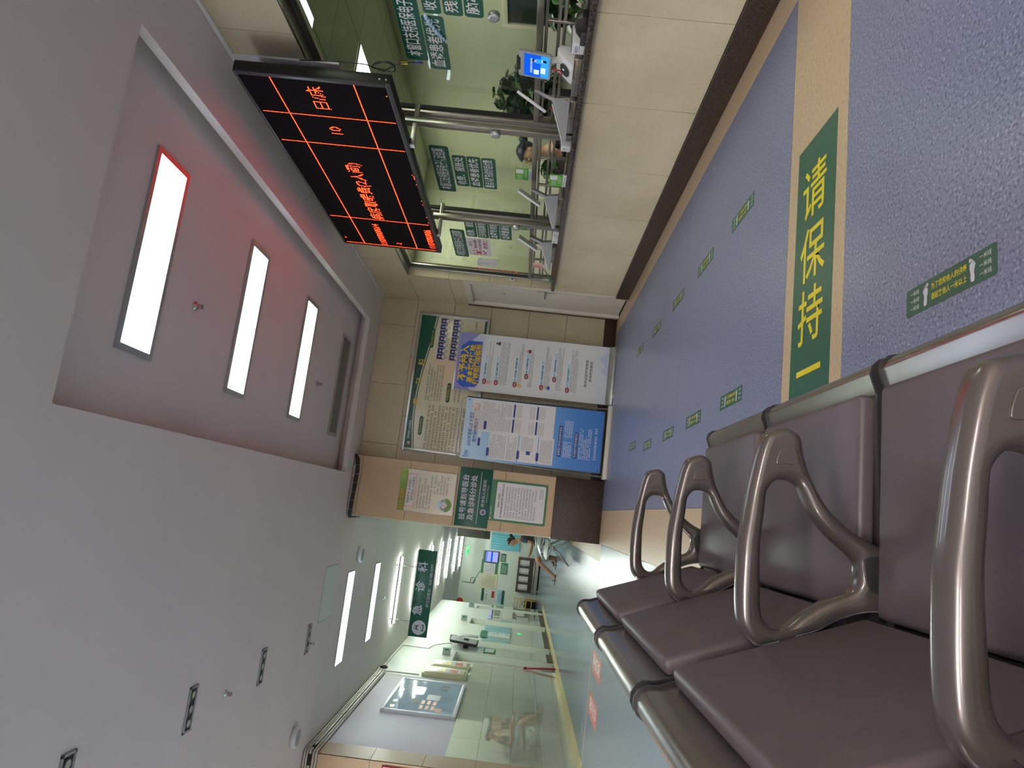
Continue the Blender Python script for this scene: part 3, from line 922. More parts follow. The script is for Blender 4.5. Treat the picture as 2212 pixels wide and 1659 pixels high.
for (i, j) in sorted(dots):
    y, z = 6.40 - i * PITCH, 2.08 + j * PITCH
    if not (LY0 + 0.035 < y < LY1 - 0.022 and LZ0 + 0.034 < z < LZ1 - 0.02):
        continue
    r = 0.0029
    mb.add([(LX - 0.0012, y + r * math.cos(a), z + r * math.sin(a)) for a in (0, 1.047, 2.094, 3.1416, 4.189, 5.236)], [(0, 1, 2, 3, 4, 5)])
o = obj('lit_dots', mb, M['led'], led, fix=False)
o['kind'] = 'stuff'
# bolts on the near end
for z in (2.075, 2.085 + 0.03):
    obj('bolt', MB().lathe([(0.006, 0), (0.006, -0.004), (0.003, -0.006)], (LX + 0.03, LY0, z), 10, 'Y'), M['alu'], led)

# posts that carry it, with arms, standing on the stone counter
for k, (y, ya) in enumerate(((4.46, 4.50), (6.05, 6.10))):
    nm = ('nearer', 'farther')[k]
    p = thing('support_post', (2.60, y, 0.928), 'brushed steel post on the counter, the %s of two holding up the display' % nm, 'post', 'display posts')
    obj('upright', MB().box(2.585, 2.625, y - 0.035, y + 0.035, 0.928, 2.10), M['steel'], p, bevel=0.005)
    obj('arm', MB().box(2.42, 2.73, y - 0.02, y + 0.02, 2.012, 2.044), M['steel'], p, bevel=0.003)
    obj('end_cap', MB().box(2.412, 2.42, y - 0.021, y + 0.021, 2.011, 2.045), M['white'], p, bevel=0.002)
# round intercoms
def intercom(loc, ax, label):
    t = thing('intercom', loc, label, 'intercom', 'round counter intercoms')
    obj('body', MB().lathe([(0.030, 0), (0.034, 0.006), (0.034, 0.03), (0.030, 0.036)], loc, 24, 'X') if ax > 0 else MB().lathe([(0.030, 0), (0.034, -0.006), (0.034, -0.03), (0.030, -0.036)], loc, 24, 'X'), M['alu'], t, smooth=True)
    c = Vector(loc) + Vector((-0.0365, 0, 0))
    obj('grille', MB().disc(c, 0.022, (0, 1, 0), (0, 0, 1), 20), M['grey'], t)
    return t
intercom((2.756, 3.50, 1.456), -1, 'round silver intercom stuck on the nearest window pane')
intercom((2.585, 4.46, 1.461), -1, 'round silver intercom on the nearer support post')
intercom((2.585, 6.05, 1.327), -1, 'round silver intercom on the farther support post')

# black data cable with a coil on the near end of the display, and plug
cab = thing('data_cable', (2.47, 3.70, 2.1), 'black data cable looped beside the near end of the display', 'cable')
mb = MB()
pts = [(2.49, 3.71, 2.60), (2.50, 3.70, 2.35), (2.49, 3.69, 2.20)]
for k in range(40):
    a = k * 2 * math.pi / 13
    pts.append((2.485 + 0.008 * math.sin(k), 3.69 + 0.045 * math.cos(a) * (1 + 0.2 * math.sin(k * 0.9)), 2.09 + 0.07 * math.sin(a)))
pts += [(2.50, 3.66, 1.98), (2.51, 3.655, 1.90)]
obj('cord', mb.tube(pts, 0.0035, 6), M['black'], cab, smooth=True)
obj('plug', MB().tube([(2.51, 3.655, 1.90), (2.512, 3.655, 1.855)], 0.006, 8), M['navy'], cab, smooth=True)
obj('flag_label', MB().box(2.503, 2.505, 3.655, 3.675, 1.945, 1.985), M['yellow'], cab)
# white trunking up the wall beside the display
tr = tag(obj('cable_trunking', MB().box(2.625, 2.64, 3.92, 3.985, 2.44, 3.12), M['paint'], bevel=0.003), 'white upright cable trunking on the wall behind the display end', 'trunking')

# ================================================================== STONE COUNTER
tag(obj('stone_counter', MB().box(2.56, 3.1, 0.2, 7.775, 0.89, 0.928), M['granite_shelf'], bevel=0.006), 'long dark polished stone counter ledge under the service windows', 'counter')

# ================================================================== GREEN LABELS ON THE WINDOW PANES
UR, UB, UL, UF = (0, -1, 0), (1, 0, 0), (0, 1, 0), (0, -1, 0)
ZU = (0, 0, 1)
def face_r(x, y, z): return Face((x, y, z), (0, -1, 0), ZU)
def face_b(x, y, z): return Face((x, y, z), (1, 0, 0), ZU)
def face_l(x, y, z): return Face((x, y, z), (0, 1, 0), ZU)
def face_f(x, y, z): return Face((x, y, z), (0, -1, 0), (1, 0, 0))

def glass_label(y0, y1, z0, z1, body, label, fit=0.9):
    F = face_r(2.7565, (y0 + y1) / 2, (z0 + z1) / 2)
    t = thing('window_label', (2.757, (y0 + y1) / 2, z0), label, 'label', 'green labels on the window panes')
    w, h = y1 - y0, z1 - z0
    obj('backing', F.slab(MB(), 0, 0, w, h, 0, 0.001, 0.022), M['green'], t)
    text(F, body, M['wtext'], h * 0.74, 0, 0, 0.002, t, bold=0.012, width=w * fit)
    return t
glass_label(3.19, 3.985, 1.895, 2.035, '本窗口支持医保电子凭证结算', 'widest green label at the top of the nearest window pane, cut by the picture edge')
pl = glass_label(3.565, 4.06, 1.757, 1.889, '血透患者优先', 'green label with a peeling film corner on the nearest window pane')
film = MB()
for k in range(9):
    a = k / 8.0
    y_, z_ = 3.56 + 0.20 * a, 1.757 + 0.10 * (1 - a)
    film.tube([(2.752 - 0.012 * math.sin(a * 3.1), y_, 1.86 - 0.10 * a), (2.748 - 0.012 * math.sin(a * 3.1), y_ + 0.026, 1.855 - 0.095 * a)], 0.013 * (1 - 0.6 * a), 8)
obj('peeled_film', film, M['bluel'], pl, smooth=True)
glass_label(3.02, 3.547, 1.762, 1.869, '收费、报账处', 'green label right of the peeling one on the nearest window, second row')
glass_label(3.02, 3.548, 1.636, 1.749, '残疾人优先', 'green label on the nearest window, third row down')
glass_label(3.02, 3.548, 1.516, 1.627, '脑卒中优先', 'green label on the nearest window, lowest of its stack above the intercom')
glass_label(5.04, 5.825, 1.883, 2.04, '本窗口支持医保电子凭证结算', 'widest green label at the top of the middle window pane')
glass_label(5.163, 5.695, 1.753, 1.866, '收费、报账处', 'green label on the middle window, second from the top')
glass_label(5.163, 5.698, 1.632, 1.747, '血透患者优先', 'green label on the middle window, third from the top')
glass_label(5.166, 5.70, 1.511, 1.626, '重点人群先诊疗后付费', 'green label on the middle window, lowest of the four')
glass_label(6.683, 7.44, 1.886, 2.038, '本窗口支持医保电子凭证结算', 'widest green label at the top of the farthest window pane')
glass_label(6.345, 6.838, 1.756, 1.87, '收费、报账处', 'green label on the farthest window behind the post, second row')
glass_label(6.345, 6.836, 1.634, 1.75, '日间结算窗口', 'green label on the farthest window behind the post, third row')
glass_label(6.345, 6.836, 1.518, 1.63, '血透专用窗口', 'green label on the farthest window behind the post, fourth row')
glass_label(6.345, 6.832, 1.396, 1.514, '血透患者优先', 'green label on the farthest window behind the post, lowest row')
# white priority notice, crumpled paper, red strip on the farthest pane
F = face_r(2.7565, 7.115, 1.755)
t = thing('priority_notice', (2.757, 7.115, 1.63), 'white notice with red lettering and an emblem on the farthest window pane', 'notice')
obj('sheet', F.slab(MB(), 0, 0, 0.49, 0.255, 0, 0.001), M['paperg'], t)
for i, s_ in enumerate(('退役军人', '现役军人及家属', '优抚对象优先服务', '优先窗口')):
    text(F, s_, M['rtext'], (0.034, 0.034, 0.034, 0.052)[i], 0.08, (0.085, 0.035, -0.015, -0.075)[i], 0.002, t, bold=0.012)
em = MB()
for a0 in range(12):
    a = math.radians(15 + a0 * 30)
    if math.sin(a) < 0.8:
        F.slab(em, -0.155 + 0.062 * math.cos(a), 0.01 + 0.075 * math.sin(a), 0.024, 0.024, 0.001, 0.002, 0.010)
F.slab(em, -0.155, 0.01, 0.05, 0.06, 0.001, 0.002, 0.012)
obj('emblem', em, M['rtext'], t)
pp = MB()
n = 7
for i in range(n + 1):
    for j in range(n + 1):
        y_ = 7.39 + 0.27 * i / n
        z_ = 1.555 + 0.225 * j / n + 0.03 * i / n
        pp.v.append((2.742 + 0.012 * math.sin(i * 1.7 + j) * math.cos(j * 1.3), y_ + 0.008 * math.sin(j * 2), z_))
for i in range(n):
    for j in range(n):
        a = i * (n + 1) + j
        pp.f.append((a, a + 1, a + n + 2, a + n + 1))
tag(obj('paper_sheet', pp, M['paper'], smooth=True), 'crumpled blank sheet of paper taped inside the farthest window pane', 'paper')
F = face_r(2.7565, 7.79, 1.58)
t = thing('red_strip_sign', (2.757, 7.79, 1.31), 'narrow upright red strip with small lettering at the edge of the farthest window', 'sign')
obj('strip', F.slab(MB(), 0, 0, 0.045, 0.54, 0, 0.001, 0.02), M['red'], t)
gm = MB(); 
for k in range(9):
    glyphs(gm, F, 0, 0.20 - 0.045 * k, 0.03, 0.03, 1, 0.002, 0.9, False)
obj('lettering', gm, M['wtext'], t)
obj('arrow_mark', F.slab(MB(), 0, -0.225, 0.026, 0.03, 0.001, 0.002, 0.008), M['yellow'], t)

# lime green card labels (the code square is left plain)
def lime_card(x, y0, y1, z0, z1, label, lean=0.0):
    F = face_r(x, (y0 + y1) / 2, (z0 + z1) / 2)
    t = thing('code_card', (x, (y0 + y1) / 2, z0), label, 'card', 'lime green cards at the windows')
    w, h = y1 - y0, z1 - z0
    obj('card', F.slab(MB(), 0, 0.10 * h, w, h * 0.8, -0.002, 0.001, 0.004), M['greenq'], t)
    obj('footer', F.slab(MB(), 0, -0.41 * h, w, h * 0.2, -0.002, 0.001), M['paperg'], t)
    obj('code_patch', F.slab(MB(), w * 0.24, h * 0.22, w * 0.36, h * 0.44, 0.001, 0.0016, 0.004), M['paperg'], t)
    gm = MB()
    glyphs(gm, F, -w * 0.2, h * 0.2, w * 0.46, h * 0.3, 2, 0.002, 0.7, False)
    glyphs(gm, F, 0.1 * w, -h * 0.14, w * 0.7, h * 0.18, 1, 0.002, 0.8, False)
    obj('print', gm, M['wtext'], t)
    g2 = MB()
    glyphs(g2, F, 0, -h * 0.41, w * 0.8, h * 0.1, 1, 0.002, 0.8, False)
    obj('footer_print', g2, M['blueprint'], t)
    return t
lime_card(2.7565, 5.275, 5.472, 1.21, 1.352, 'lime green card stuck at the bottom of the middle window pane')
lime_card(2.60, 5.022, 5.215, 0.930, 1.062, 'lime green card standing on the counter under the middle window')
lime_card(2.7565, 6.345, 6.53, 1.215, 1.34, 'lime green card at the bottom of the farthest window behind the post')

# ================================================================== THINGS ON THE COUNTER
TOP = 0.928
# trays
def tray(y0, y1, label, x0=2.59, x1=2.735):
    t = thing('transaction_tray', ((x0 + x1) / 2, (y0 + y1) / 2, TOP), label, 'tray', 'steel trays on the counter')
    obj('body', MB().box(x0, x1, y0, y1, TOP, TOP + 0.044), M['steel'], t, bevel=0.003)
    obj('slot_line', MB().box(x0 - 0.001, x0, y0 + 0.005, y1 - 0.005, TOP + 0.02, TOP + 0.0225).box(x0 - 0.001, x0, (y0 + y1) / 2 - 0.001, (y0 + y1) / 2 + 0.001, TOP + 0.003, TOP + 0.042), M['greyd'], t)
    return t
tray(3.60, 3.97, 'steel tray on the counter under the blue screen terminal')
tray(4.02, 4.40, 'steel tray beneath the tilted white terminal at the nearer post')
tray(5.42, 5.96, 'steel tray beneath the tilted white terminal of the middle window')
tray(6.50, 6.92, 'steel tray beneath the tilted white terminal of the farthest window')

# face payment terminal with the lit blue screen
t = thing('payment_terminal', (2.62, 3.715, TOP + 0.044), 'white payment terminal with a bright blue screen facing the hall', 'terminal')
F = Face((2.60, 3.712, 1.205), (0.06, -1, 0.0), (0.10, 0.0, 1))
obj('screen_frame', F.slab(MB(), 0, 0, 0.215, 0.195, -0.016, 0.0, 0.014), M['grey'], t, bevel=0.002)
scr = obj('screen', F.slab(MB(), 0, -0.012, 0.185, 0.150, 0.0, 0.0008), M['lcd_blue'], t)
obj('camera_bar', F.slab(MB(), 0, 0.097, 0.11, 0.022, -0.014, 0.004, 0.010), M['black'], t, bevel=0.001)
ar = MB()
F.slab(ar, 0.0, -0.062, 0.185, 0.05, 0.0009, 0.0012)
obj('screen_floor', ar, M['lcd_blue2'], scr)
text(F, '自助缴费全流程结算', M['lcd_white'], 0.014, 0.0, 0.018, 0.0016, scr, bold=0.01)
fig = MB()
F.slab(fig, -0.032, -0.052, 0.05, 0.03, 0.0013, 0.0016, 0.004)
F.slab(fig, -0.05, -0.012, 0.04, 0.032, 0.0013, 0.0016, 0.003)
F.slab(fig, 0.048, -0.038, 0.02, 0.034, 0.0013, 0.0016, 0.008)
obj('screen_desk', fig, M['lcd_white'], scr)
obj('screen_coat', F.slab(MB(), 0.045, -0.022, 0.038, 0.04, 0.0016, 0.0018, 0.012), M['lcd_blue2'], scr)
obj('screen_face', F.slab(MB(), 0.044, 0.0, 0.016, 0.020, 0.0018, 0.002, 0.007), M['lcd_skin'], scr)
h2 = MB(); F.slab(h2, 0.047, 0.008, 0.020, 0.012, 0.002, 0.0022, 0.005); F.slab(h2, 0.05, -0.06, 0.018, 0.022, 0.0018, 0.002)
obj('screen_hair', h2, M['lcd_dark'], scr)
# wedge base with round reader
bm_ = MB().prism([(-0.075, 0.0), (0.055, 0.0), (0.055, 0.09), (0.035, 0.105), (0.01, 0.10), (-0.075, 0.015)], (2.635, 3.625, TOP + 0.045), (1, 0, 0), ZU, (0, 0.175, 0))
bs = obj('base', bm_, M['white'], t, bevel=0.005)
sl = Vector((0.085, 0, 0.085)).normalized()
Fb = Face((2.599, 3.712, TOP + 0.045 + 0.0595), (0, -1, 0), sl)
obj('reader_disc', MB().disc(Fb.p(0, -0.012, 0.004), 0.046, Fb.u, Fb.w, 28, 0.040), M['black'], t)
obj('reader_light', MB().disc(Fb.p(0.0, -0.004, 0.006), 0.007, Fb.u, Fb.w, 12), M['lcd_white'], t)
obj('reader_button', MB().disc(Fb.p(-0.045, 0.03, 0.004), 0.006, Fb.u, Fb.w, 12), M['greyd'], t)
obj('neck', MB().tube([(2.66, 3.712, TOP + 0.10), (2.645, 3.712, 1.12), (2.625, 3.712, 1.18)], 0.02, 10), M['white'], t, smooth=True)
obj('red_lead', MB().tube([(2.61, 3.74, 1.10), (2.60, 3.73, 1.07), (2.605, 3.745, 1.05), (2.60, 3.77, 1.04), (2.61, 3.80, 1.05)], 0.004, 6), M['red'], t, smooth=True)

def side_terminal(y, label, dz=0.0):
    """tablet on a folded white stand, seen edge-on; it faces left and up"""
    t = thing('tilted_terminal', (2.62, y, TOP + 0.044), label, 'terminal', 'white tilted terminals on the counter')
    nx, ny = -0.85, 0.53                                      # facing direction in plan
    vx, vy = 0.53, 0.85
    N, V = Vector((nx, ny, 0)), Vector((vx, vy, 0))
    o = Vector((2.655, y - 0.02, 0)) - V * 0.10
    # screen slab: top (0,1.305) -> bottom (.105,1.11)
    a, b = Vector((0.0, 1.305)), Vector((0.105, 1.115))
    tdir = (b - a).normalized(); nd = Vector((tdir.y, -tdir.x)) * -0.018
    poly = [tuple(a), tuple(b), tuple(b + nd), tuple(a + nd)]
    if nd.x > 0:
        pass
    obj('tablet', MB().prism(poly, o, N, ZU, V * 0.20), M['white'], t, bevel=0.003)
    stand = [(-0.012, 1.200), (-0.010, 1.178), (0.03, 1.068), (0.026, 1.055), (0.015, 0.972), (0.29, 0.972), (0.29, 0.982), (0.285, 0.988), (0.06, 1.078), (0.045, 1.085), (0.005, 1.190), (0.0, 1.204)]
    obj('stand', MB().prism(stand, o + V * 0.035, N, ZU, V * 0.13), M['grey'], t, bevel=0.002)
    obj('stand_lip', MB().prism([(0.06, 1.080), (0.286, 0.990), (0.292, 0.994), (0.064, 1.086)], o + V * 0.033, N, ZU, V * 0.134), M['white'], t)
    return t
s1 = side_terminal(4.075, 'white tilted terminal with a curly red cord beside the nearer post')
cur = MB()
pts = []
for k in range(90):
    a = k / 89.0
    th = a * 2 * math.pi * 11
    c = Vector((2.60, 4.02, 0.99)).lerp(Vector((2.575, 4.10, 1.095)), a)
    pts.append(c + Vector((0.006 * math.cos(th), 0.010 * math.cos(th), 0.010 * math.sin(th))))
obj('curly_cord', cur.tube(pts, 0.0028, 5), M['red'], s1, smooth=True)
side_terminal(5.46, 'white tilted terminal under the middle window, left of the green card')
side_terminal(6.47, 'white tilted terminal under the farthest window')

# card readers (white boxes) and black hand sterilizer
def card_reader(x, y0, y1, label, h=0.068, d=0.11):
    t = thing('card_reader', (x + d / 2, (y0 + y1) / 2, TOP), label, 'card reader', 'white card readers on the counter')
    obj('body', MB().prism([(0, 0), (d, 0), (d, h * 1.15), (0, h)], (x, y0, TOP), (1, 0, 0), ZU, (0, y1 - y0, 0)), M['white'], t, bevel=0.002)
    obj('glass_top', MB().prism([(0.008, h + 0.0015), (d - 0.004, h * 1.15 + 0.001), (d - 0.004, h * 1.15 + 0.004), (0.008, h + 0.004)], (x, y0 + 0.006, TOP), (1, 0, 0), ZU, (0, y1 - y0 - 0.012, 0)), M['darkglass'], t)
    F = face_r(x, (y0 + y1) / 2, TOP + h * 0.55)
    gm = MB(); glyphs(gm, F, 0, 0.006, (y1 - y0) * 0.7, 0.016, 1, 0.001, 0.85, False)
    obj('print', gm, M['navy'], t)
    g2 = MB(); glyphs(g2, F, 0, -0.010, (y1 - y0) * 0.5, 0.006, 1, 0.001, 0.85, False)
    obj('small_print', g2, M['gtext'], t)
    return t
card_reader(2.575, 3.447, 3.54, 'white card reader with a glass top on the counter, nearest of the row')
card_reader(2.575, 4.545, 4.62, 'white card reader on the counter just left of the nearer post')
card_reader(2.575, 6.10, 6.16, 'white card reader on the counter just left of the farther post', 0.055)
card_reader(2.565, 6.24, 6.33, 'white card reader on the counter, farthest of the row', 0.055)
t = thing('scanner_cradle', (2.60, 3.33, TOP), 'black curved plastic cradle beside the nearest card reader', 'cradle')
obj('cradle', MB().prism([(-0.11, 0), (0.115, 0), (0.115, 0.022), (0.06, 0.03), (0.02, 0.055), (-0.03, 0.066), (-0.085, 0.06), (-0.11, 0.03)], (2.565, 3.335, TOP), (0, 1, 0), ZU, (0.05, 0, 0)), M['black'], t, bevel=0.004)
obj('foot', MB().box(2.562, 2.60, 3.34, 3.45, TOP, TOP + 0.028), M['capd'], t, bevel=0.003)
t = thing('dome_reader', (2.63, 3.575, TOP), 'low dark dome in shadow on the counter between card reader and terminal', 'dome')
obj('dome', MB().lathe([(0.034, 0), (0.034, 0.012), (0.028, 0.026), (0.016, 0.035), (0.004, 0.038)], (2.61, 3.57, TOP), 20), M['capd'], t, smooth=True)
# cardboard and green leaflet box at the far end, cream note behind the bars
t = thing('leaflet_box', (2.64, 7.36, TOP), 'small green and buff leaflet box at the far end of the counter', 'leaflet box')
obj('card_panel', MB().obox((2.655, 7.15, 1.055), (0, 0.14, -0.01), (0.004, 0, 0), (0, 0.0, 0.105)), M['pink'], t)
obj('white_band', MB().obox((2.65, 7.16, 1.03), (0, 0.14, -0.02), (0.004, 0, 0), (0, 0.0, 0.026)), M['paper'], t)
obj('green_front', MB().add([(2.60, 7.17, 1.035), (2.60, 7.30, 1.005), (2.575, 7.56, 0.930), (2.575, 7.43, 0.930), (2.606, 7.17, 1.035), (2.606, 7.30, 1.005), (2.581, 7.56, 0.930), (2.581, 7.43, 0.930)], [(0, 1, 2, 3), (4, 7, 6, 5), (0, 4, 5, 1), (1, 5, 6, 2), (2, 6, 7, 3), (3, 7, 4, 0)]), M['greenl'], t)
F = face_r(2.652, 7.22, 1.11)
gm = MB(); glyphs(gm, F, 0, 0.0, 0.09, 0.05, 2, 0.002, 0.7)
obj('print', gm, M['rtext'], t)
F = face_r(2.735, 6.93, 1.05)
t = thing('cream_note', (2.735, 6.93, 0.97), 'cream paper note hung behind the bars under the farthest window', 'note')
obj('sheet', F.slab(MB(), 0, 0, 0.075, 0.17, 0, 0.001), M['ivory'], t)
gm = MB(); glyphs(gm, F, 0, 0, 0.05, 0.14, 4, 0.002, 0.8, False)
obj('print', gm, M['gtext'], t)
t = thing('wall_socket', (2.635, 7.93, 1.40), 'small white switch box on the jamb beside the farthest window', 'switch')
obj('plate', MB().box(2.70, 2.725, 7.918, 7.94, 1.37, 1.43), M['white'], t, bevel=0.002)
obj('switch_slot', MB().box(2.705, 2.72, 7.9175, 7.918, 1.385, 1.415), M['greyd'], t)
t = thing('cut_out_figure', (2.74, 6.28, 1.06), 'small red dragonfly trinket hanging on the bars of the farthest window', 'trinket')
obj('body', MB().tube([(2.735, 6.40, 1.02), (2.735, 6.35, 1.075), (2.735, 6.31, 1.11)], [0.003, 0.006, 0.004], 8), M['red'], t, smooth=True)
obj('wings', MB().tube([(2.733, 6.30, 1.06), (2.733, 6.40, 1.095)], [0.002, 0.004], 6).tube([(2.733, 6.32, 1.05), (2.733, 6.38, 1.11)], [0.002, 0.004], 6), M['redp'], t, smooth=True)

# ================================================================== PLANTS AND OFFICE
def leaf_mesh(name, L=0.10, Wd=0.065, m=None):
    mb = MB()
    rows = [(0.0, 0.02), (0.2, 0.85), (0.42, 1.0), (0.65, 0.75), (0.85, 0.35), (1.0, 0.02)]
    for t_, w_ in rows:
        for s_ in (-1, 0, 1):
            mb.v.append((t_ * L, s_ * w_ * Wd / 2, -0.25 * L * t_ * t_ + (0.12 * Wd * abs(s_))))
    for i in range(len(rows) - 1):
        for j in range(2):
            a = i * 3 + j
            mb.f.append((a, a + 1, a + 4, a + 3))
    me = bpy.data.meshes.new(name)
    me.from_pydata(mb.v, [], mb.f)
    me.materials.append(m)
    for p in me.polygons:
        p.use_smooth = True
    return me
R1 = random.Random(3)
def pothos(loc, n, sx, sy, sz, label):
    x, y, z = loc
    t = thing('pothos_plant', loc, label, 'plant')
    obj('pot', MB().lathe([(0.05, 0.0), (0.075, 0.10), (0.08, 0.11), (0.07, 0.11)], (x, y, z), 16), M['pot'], t, smooth=True)
    st = MB()
    lm = leaf_mesh('leaf', 0.105, 0.075, M['leaf'])
    for k in range(n):
        a = R1.uniform(0, 6.28)
        px, py, pz = x + R1.uniform(-sx, sx), y + R1.uniform(-sy, sy), z + 0.085 + R1.uniform(0, sz)
        o = bpy.data.objects.new('leaf', lm)
        COL.objects.link(o)
        o.parent = t
        o.location = (px - x, py - y, pz - z)
        o.rotation_euler = (R1.uniform(-0.6, 0.6), R1.uniform(-0.3, 0.9), R1.choice([R1.uniform(2.2, 4.0), a]))
        s_ = R1.uniform(0.7, 1.2)
        o.scale = (s_, s_, s_)
        if k % 3 == 0:
            st.tube([(x, y, z + 0.10), ((x + px) / 2, (y + py) / 2, max(pz, z + 0.1) + 0.02), (px, py, pz)], 0.0025, 5)
    obj('stems', st, M['leaf'], t, smooth=True)
    return t
obj_desk = tag(obj('office_desk', MB().box(2.84, 3.20, 0.6, 7.1, 0.70, 0.74).box(2.86, 2.90, 0.7, 7.0, 0.0, 0.70), M['offwhite'], bevel=0.003), 'long pale office desk running behind the service windows', 'desk')
pothos((2.93, 3.34, TOP), 100, 0.10, 0.40, 0.20, 'leafy green pothos behind the bars of the nearest window')
pothos((2.92, 5.50, TOP), 22, 0.06, 0.20, 0.13, 'small green pothos behind the bars of the middle window')
# ficus in the office
t = thing('office_tree', (3.95, 6.05, 0), 'bushy potted tree seen dimly through the nearest window pane', 'tree')
obj('pot', MB().lathe([(0.14, 0.0), (0.2, 0.3), (0.21, 0.32), (0.19, 0.32)], (3.95, 6.05, 0), 20), M['pot'], t, smooth=True)
obj('trunk', MB().tube([(3.95, 6.05, 0.25), (3.94, 6.06, 0.8), (3.96, 6.04, 1.3)], [0.03, 0.022, 0.015], 8), M['bark'], t, smooth=True)
fol = MB()
for k in range(900):
    a, b = R1.uniform(0, 6.28), R1.uniform(-1.3, 1.5)
    r_ = R1.uniform(0.35, 1.0)
    c = Vector((3.93 + 0.20 * r_ * math.cos(a) * math.cos(b), 6.08 + 0.48 * r_ * math.sin(a) * math.cos(b), 1.44 + 0.30 * r_ * math.sin(b) - 0.10 * abs(math.sin(a))))
    d = Vector((R1.uniform(-1, 1), R1.uniform(-1, 1), R1.uniform(-0.9, 0.3))).normalized()
    e = d.cross(Vector((R1.uniform(-1, 1), R1.uniform(-1, 1), 1))).normalized()
    L_ = R1.uniform(0.08, 0.14)
    fol.add([c, c + d * L_ * 0.4 + e * L_ * 0.26, c + d * L_, c + d * L_ * 0.4 - e * L_ * 0.26], [(0, 1, 2, 3)])
o = obj('foliage', fol, M['leafd'], t, fix=False)
o['kind'] = 'stuff'
# dark window and slatted grille on the office wall
t = struct(obj('window_4', MB().box(4.38, 4.40, 4.45, 5.66, 1.00, 1.60), M['darkglass']))
fr = MB()
fr.box(4.36, 4.40, 4.40, 4.45, 0.95, 1.65).box(4.36, 4.40, 5.66, 5.71, 0.95, 1.65).box(4.36, 4.40, 4.45, 5.66, 0.95, 1.00).box(4.36, 4.40, 4.45, 5.66, 1.60, 1.65).box(4.365, 4.40, 5.03, 5.07, 1.00, 1.60)
obj('window_frame', fr, M['offwhite'], t, bevel=0.003)
t = thing('wall_grille', (4.36, 6.68, 1.14), 'slatted grille cabinet on the office wall below the dim tree', 'grille')
obj('case', MB().box(4.33, 4.40, 6.44, 6.94, 1.10, 1.50), M['offwhite'], t, bevel=0.004)
for k in range(5):
    obj('slat', MB().box(4.322, 4.335, 6.48, 6.90, 1.15 + 0.068 * k, 1.19 + 0.068 * k), M['leafd'], t)
t = thing('office_cabinet', (4.1, 7.7, 0), 'pale green filing cabinet with a chrome handle in the office corner', 'cabinet')
obj('body', MB().box(3.9, 4.38, 7.2, 8.2, 0, 1.25), M['office'], t, bevel=0.004)
for k in range(2):
    dr = obj('cabinet_door', MB().box(3.885, 3.9, 7.22 + 0.5 * k, 7.68 + 0.5 * k, 0.05, 1.2), M['office'], t, bevel=0.003)
    obj('handle', MB().box(3.872, 3.885, 7.60 + 0.15 * k, 7.62 + 0.15 * k, 0.65, 0.8), M['chrome'], dr)
# office chair for the clerk
t = thing('office_chair', (3.52, 5.92, 0), 'black office chair behind the counter of the middle window', 'chair')
obj('seat', MB().box(3.30, 3.76, 5.69, 6.15, 0.53, 0.60), M['blackcloth'], t, bevel=0.02)
obj('backrest', MB().box(3.74, 3.80, 5.70, 6.14, 0.66, 1.16), M['blackcloth'], t, bevel=0.02)
obj('back_bar', MB().box(3.75, 3.78, 5.89, 5.95, 0.5, 0.72), M['capd'], t)
obj('gas_lift', MB().cyl((3.53, 5.92, 0.06), (3.53, 5.92, 0.54), 0.03), M['capd'], t, smooth=True)
for k in range(5):
    a = k * 2 * math.pi / 5
    obj('leg', MB().tube([(3.53, 5.92, 0.09), (3.53 + 0.28 * math.cos(a), 5.92 + 0.28 * math.sin(a), 0.04)], [0.025, 0.015], 8), M['capd'], t, smooth=True)

# ================================================================== BACK WALL: framed pharmacy poster
PX0, PX1, PZ0, PZ1 = 0.628, 2.477, 1.675, 2.622
pxc, pzc = (PX0 + PX1) / 2, (PZ0 + PZ1) / 2
t = thing('framed_poster', (pxc, 8.96, PZ0), 'wide silver framed poster with a green top band and staff portraits on the back wall', 'poster')
F = face_b(pxc, 8.955, pzc)
PWd, PHt = PX1 - PX0, PZ1 - PZ0
fr = MB()
fwid = 0.035
F.slab(fr, 0, PHt / 2 - fwid / 2, PWd, fwid, -0.022, 0.012); F.slab(fr, 0, -PHt / 2 + fwid / 2, PWd, fwid, -0.022, 0.012)
F.slab(fr, -PWd / 2 + fwid / 2, 0, fwid, PHt - 2 * fwid, -0.022, 0.012); F.slab(fr, PWd / 2 - fwid / 2, 0, fwid, PHt - 2 * fwid, -0.022, 0.012)
obj('frame', fr, M['alu'], t, bevel=0.004)
sh = obj('sheet', F.slab(MB(), 0, 0, PWd - 2 * fwid, PHt - 2 * fwid, -0.020, 0.0), M['ivory'], t)
def X(x): return x - pxc
def Z(z): return z - pzc
def band(off0, off1):
    top, bot = [], []
    for k in range(25):
        x = PX0 + fwid + (PWd - 2 * fwid) * k / 24
        s_ = k / 24.0
        zc_ = 2.46 + 0.075 * math.sin(s_ * math.pi * 1.25 + 0.35)
        bot.append((X(x), Z(zc_ + off0)))
        top.append((X(x), Z(min(zc_ + off1, PZ1 - fwid))))
    return bot + top[::-1]
gb = MB()
gb.prism(band(0.0, 0.2), F.p(0, 0, 0.0), F.u, F.w, F.n * 0.0008)
gb.prism(band(-0.026, -0.014), F.p(0, 0, 0.0), F.u, F.w, F.n * 0.0008)
F.slab(gb, X(2.30), Z(1.725), 0.28, 0.03, 0, 0.0008)
obj('green_band', gb, M['green'], sh)
for c_, x_ in zip('药剂科', (1.275, 1.54, 1.80)):
    text(F, c_, M['gold'], 0.085, X(x_), Z(2.508), 0.0015, sh, bold=0.02)
text(F, '青神县人民医院', M['wtext'], 0.034, X(0.90), Z(2.545), 0.0015, sh)
obj('emblem', MB().disc(F.p(X(0.727), Z(2.535), 0.0015), 0.02, F.u, F.w, 20), M['pink'], sh)
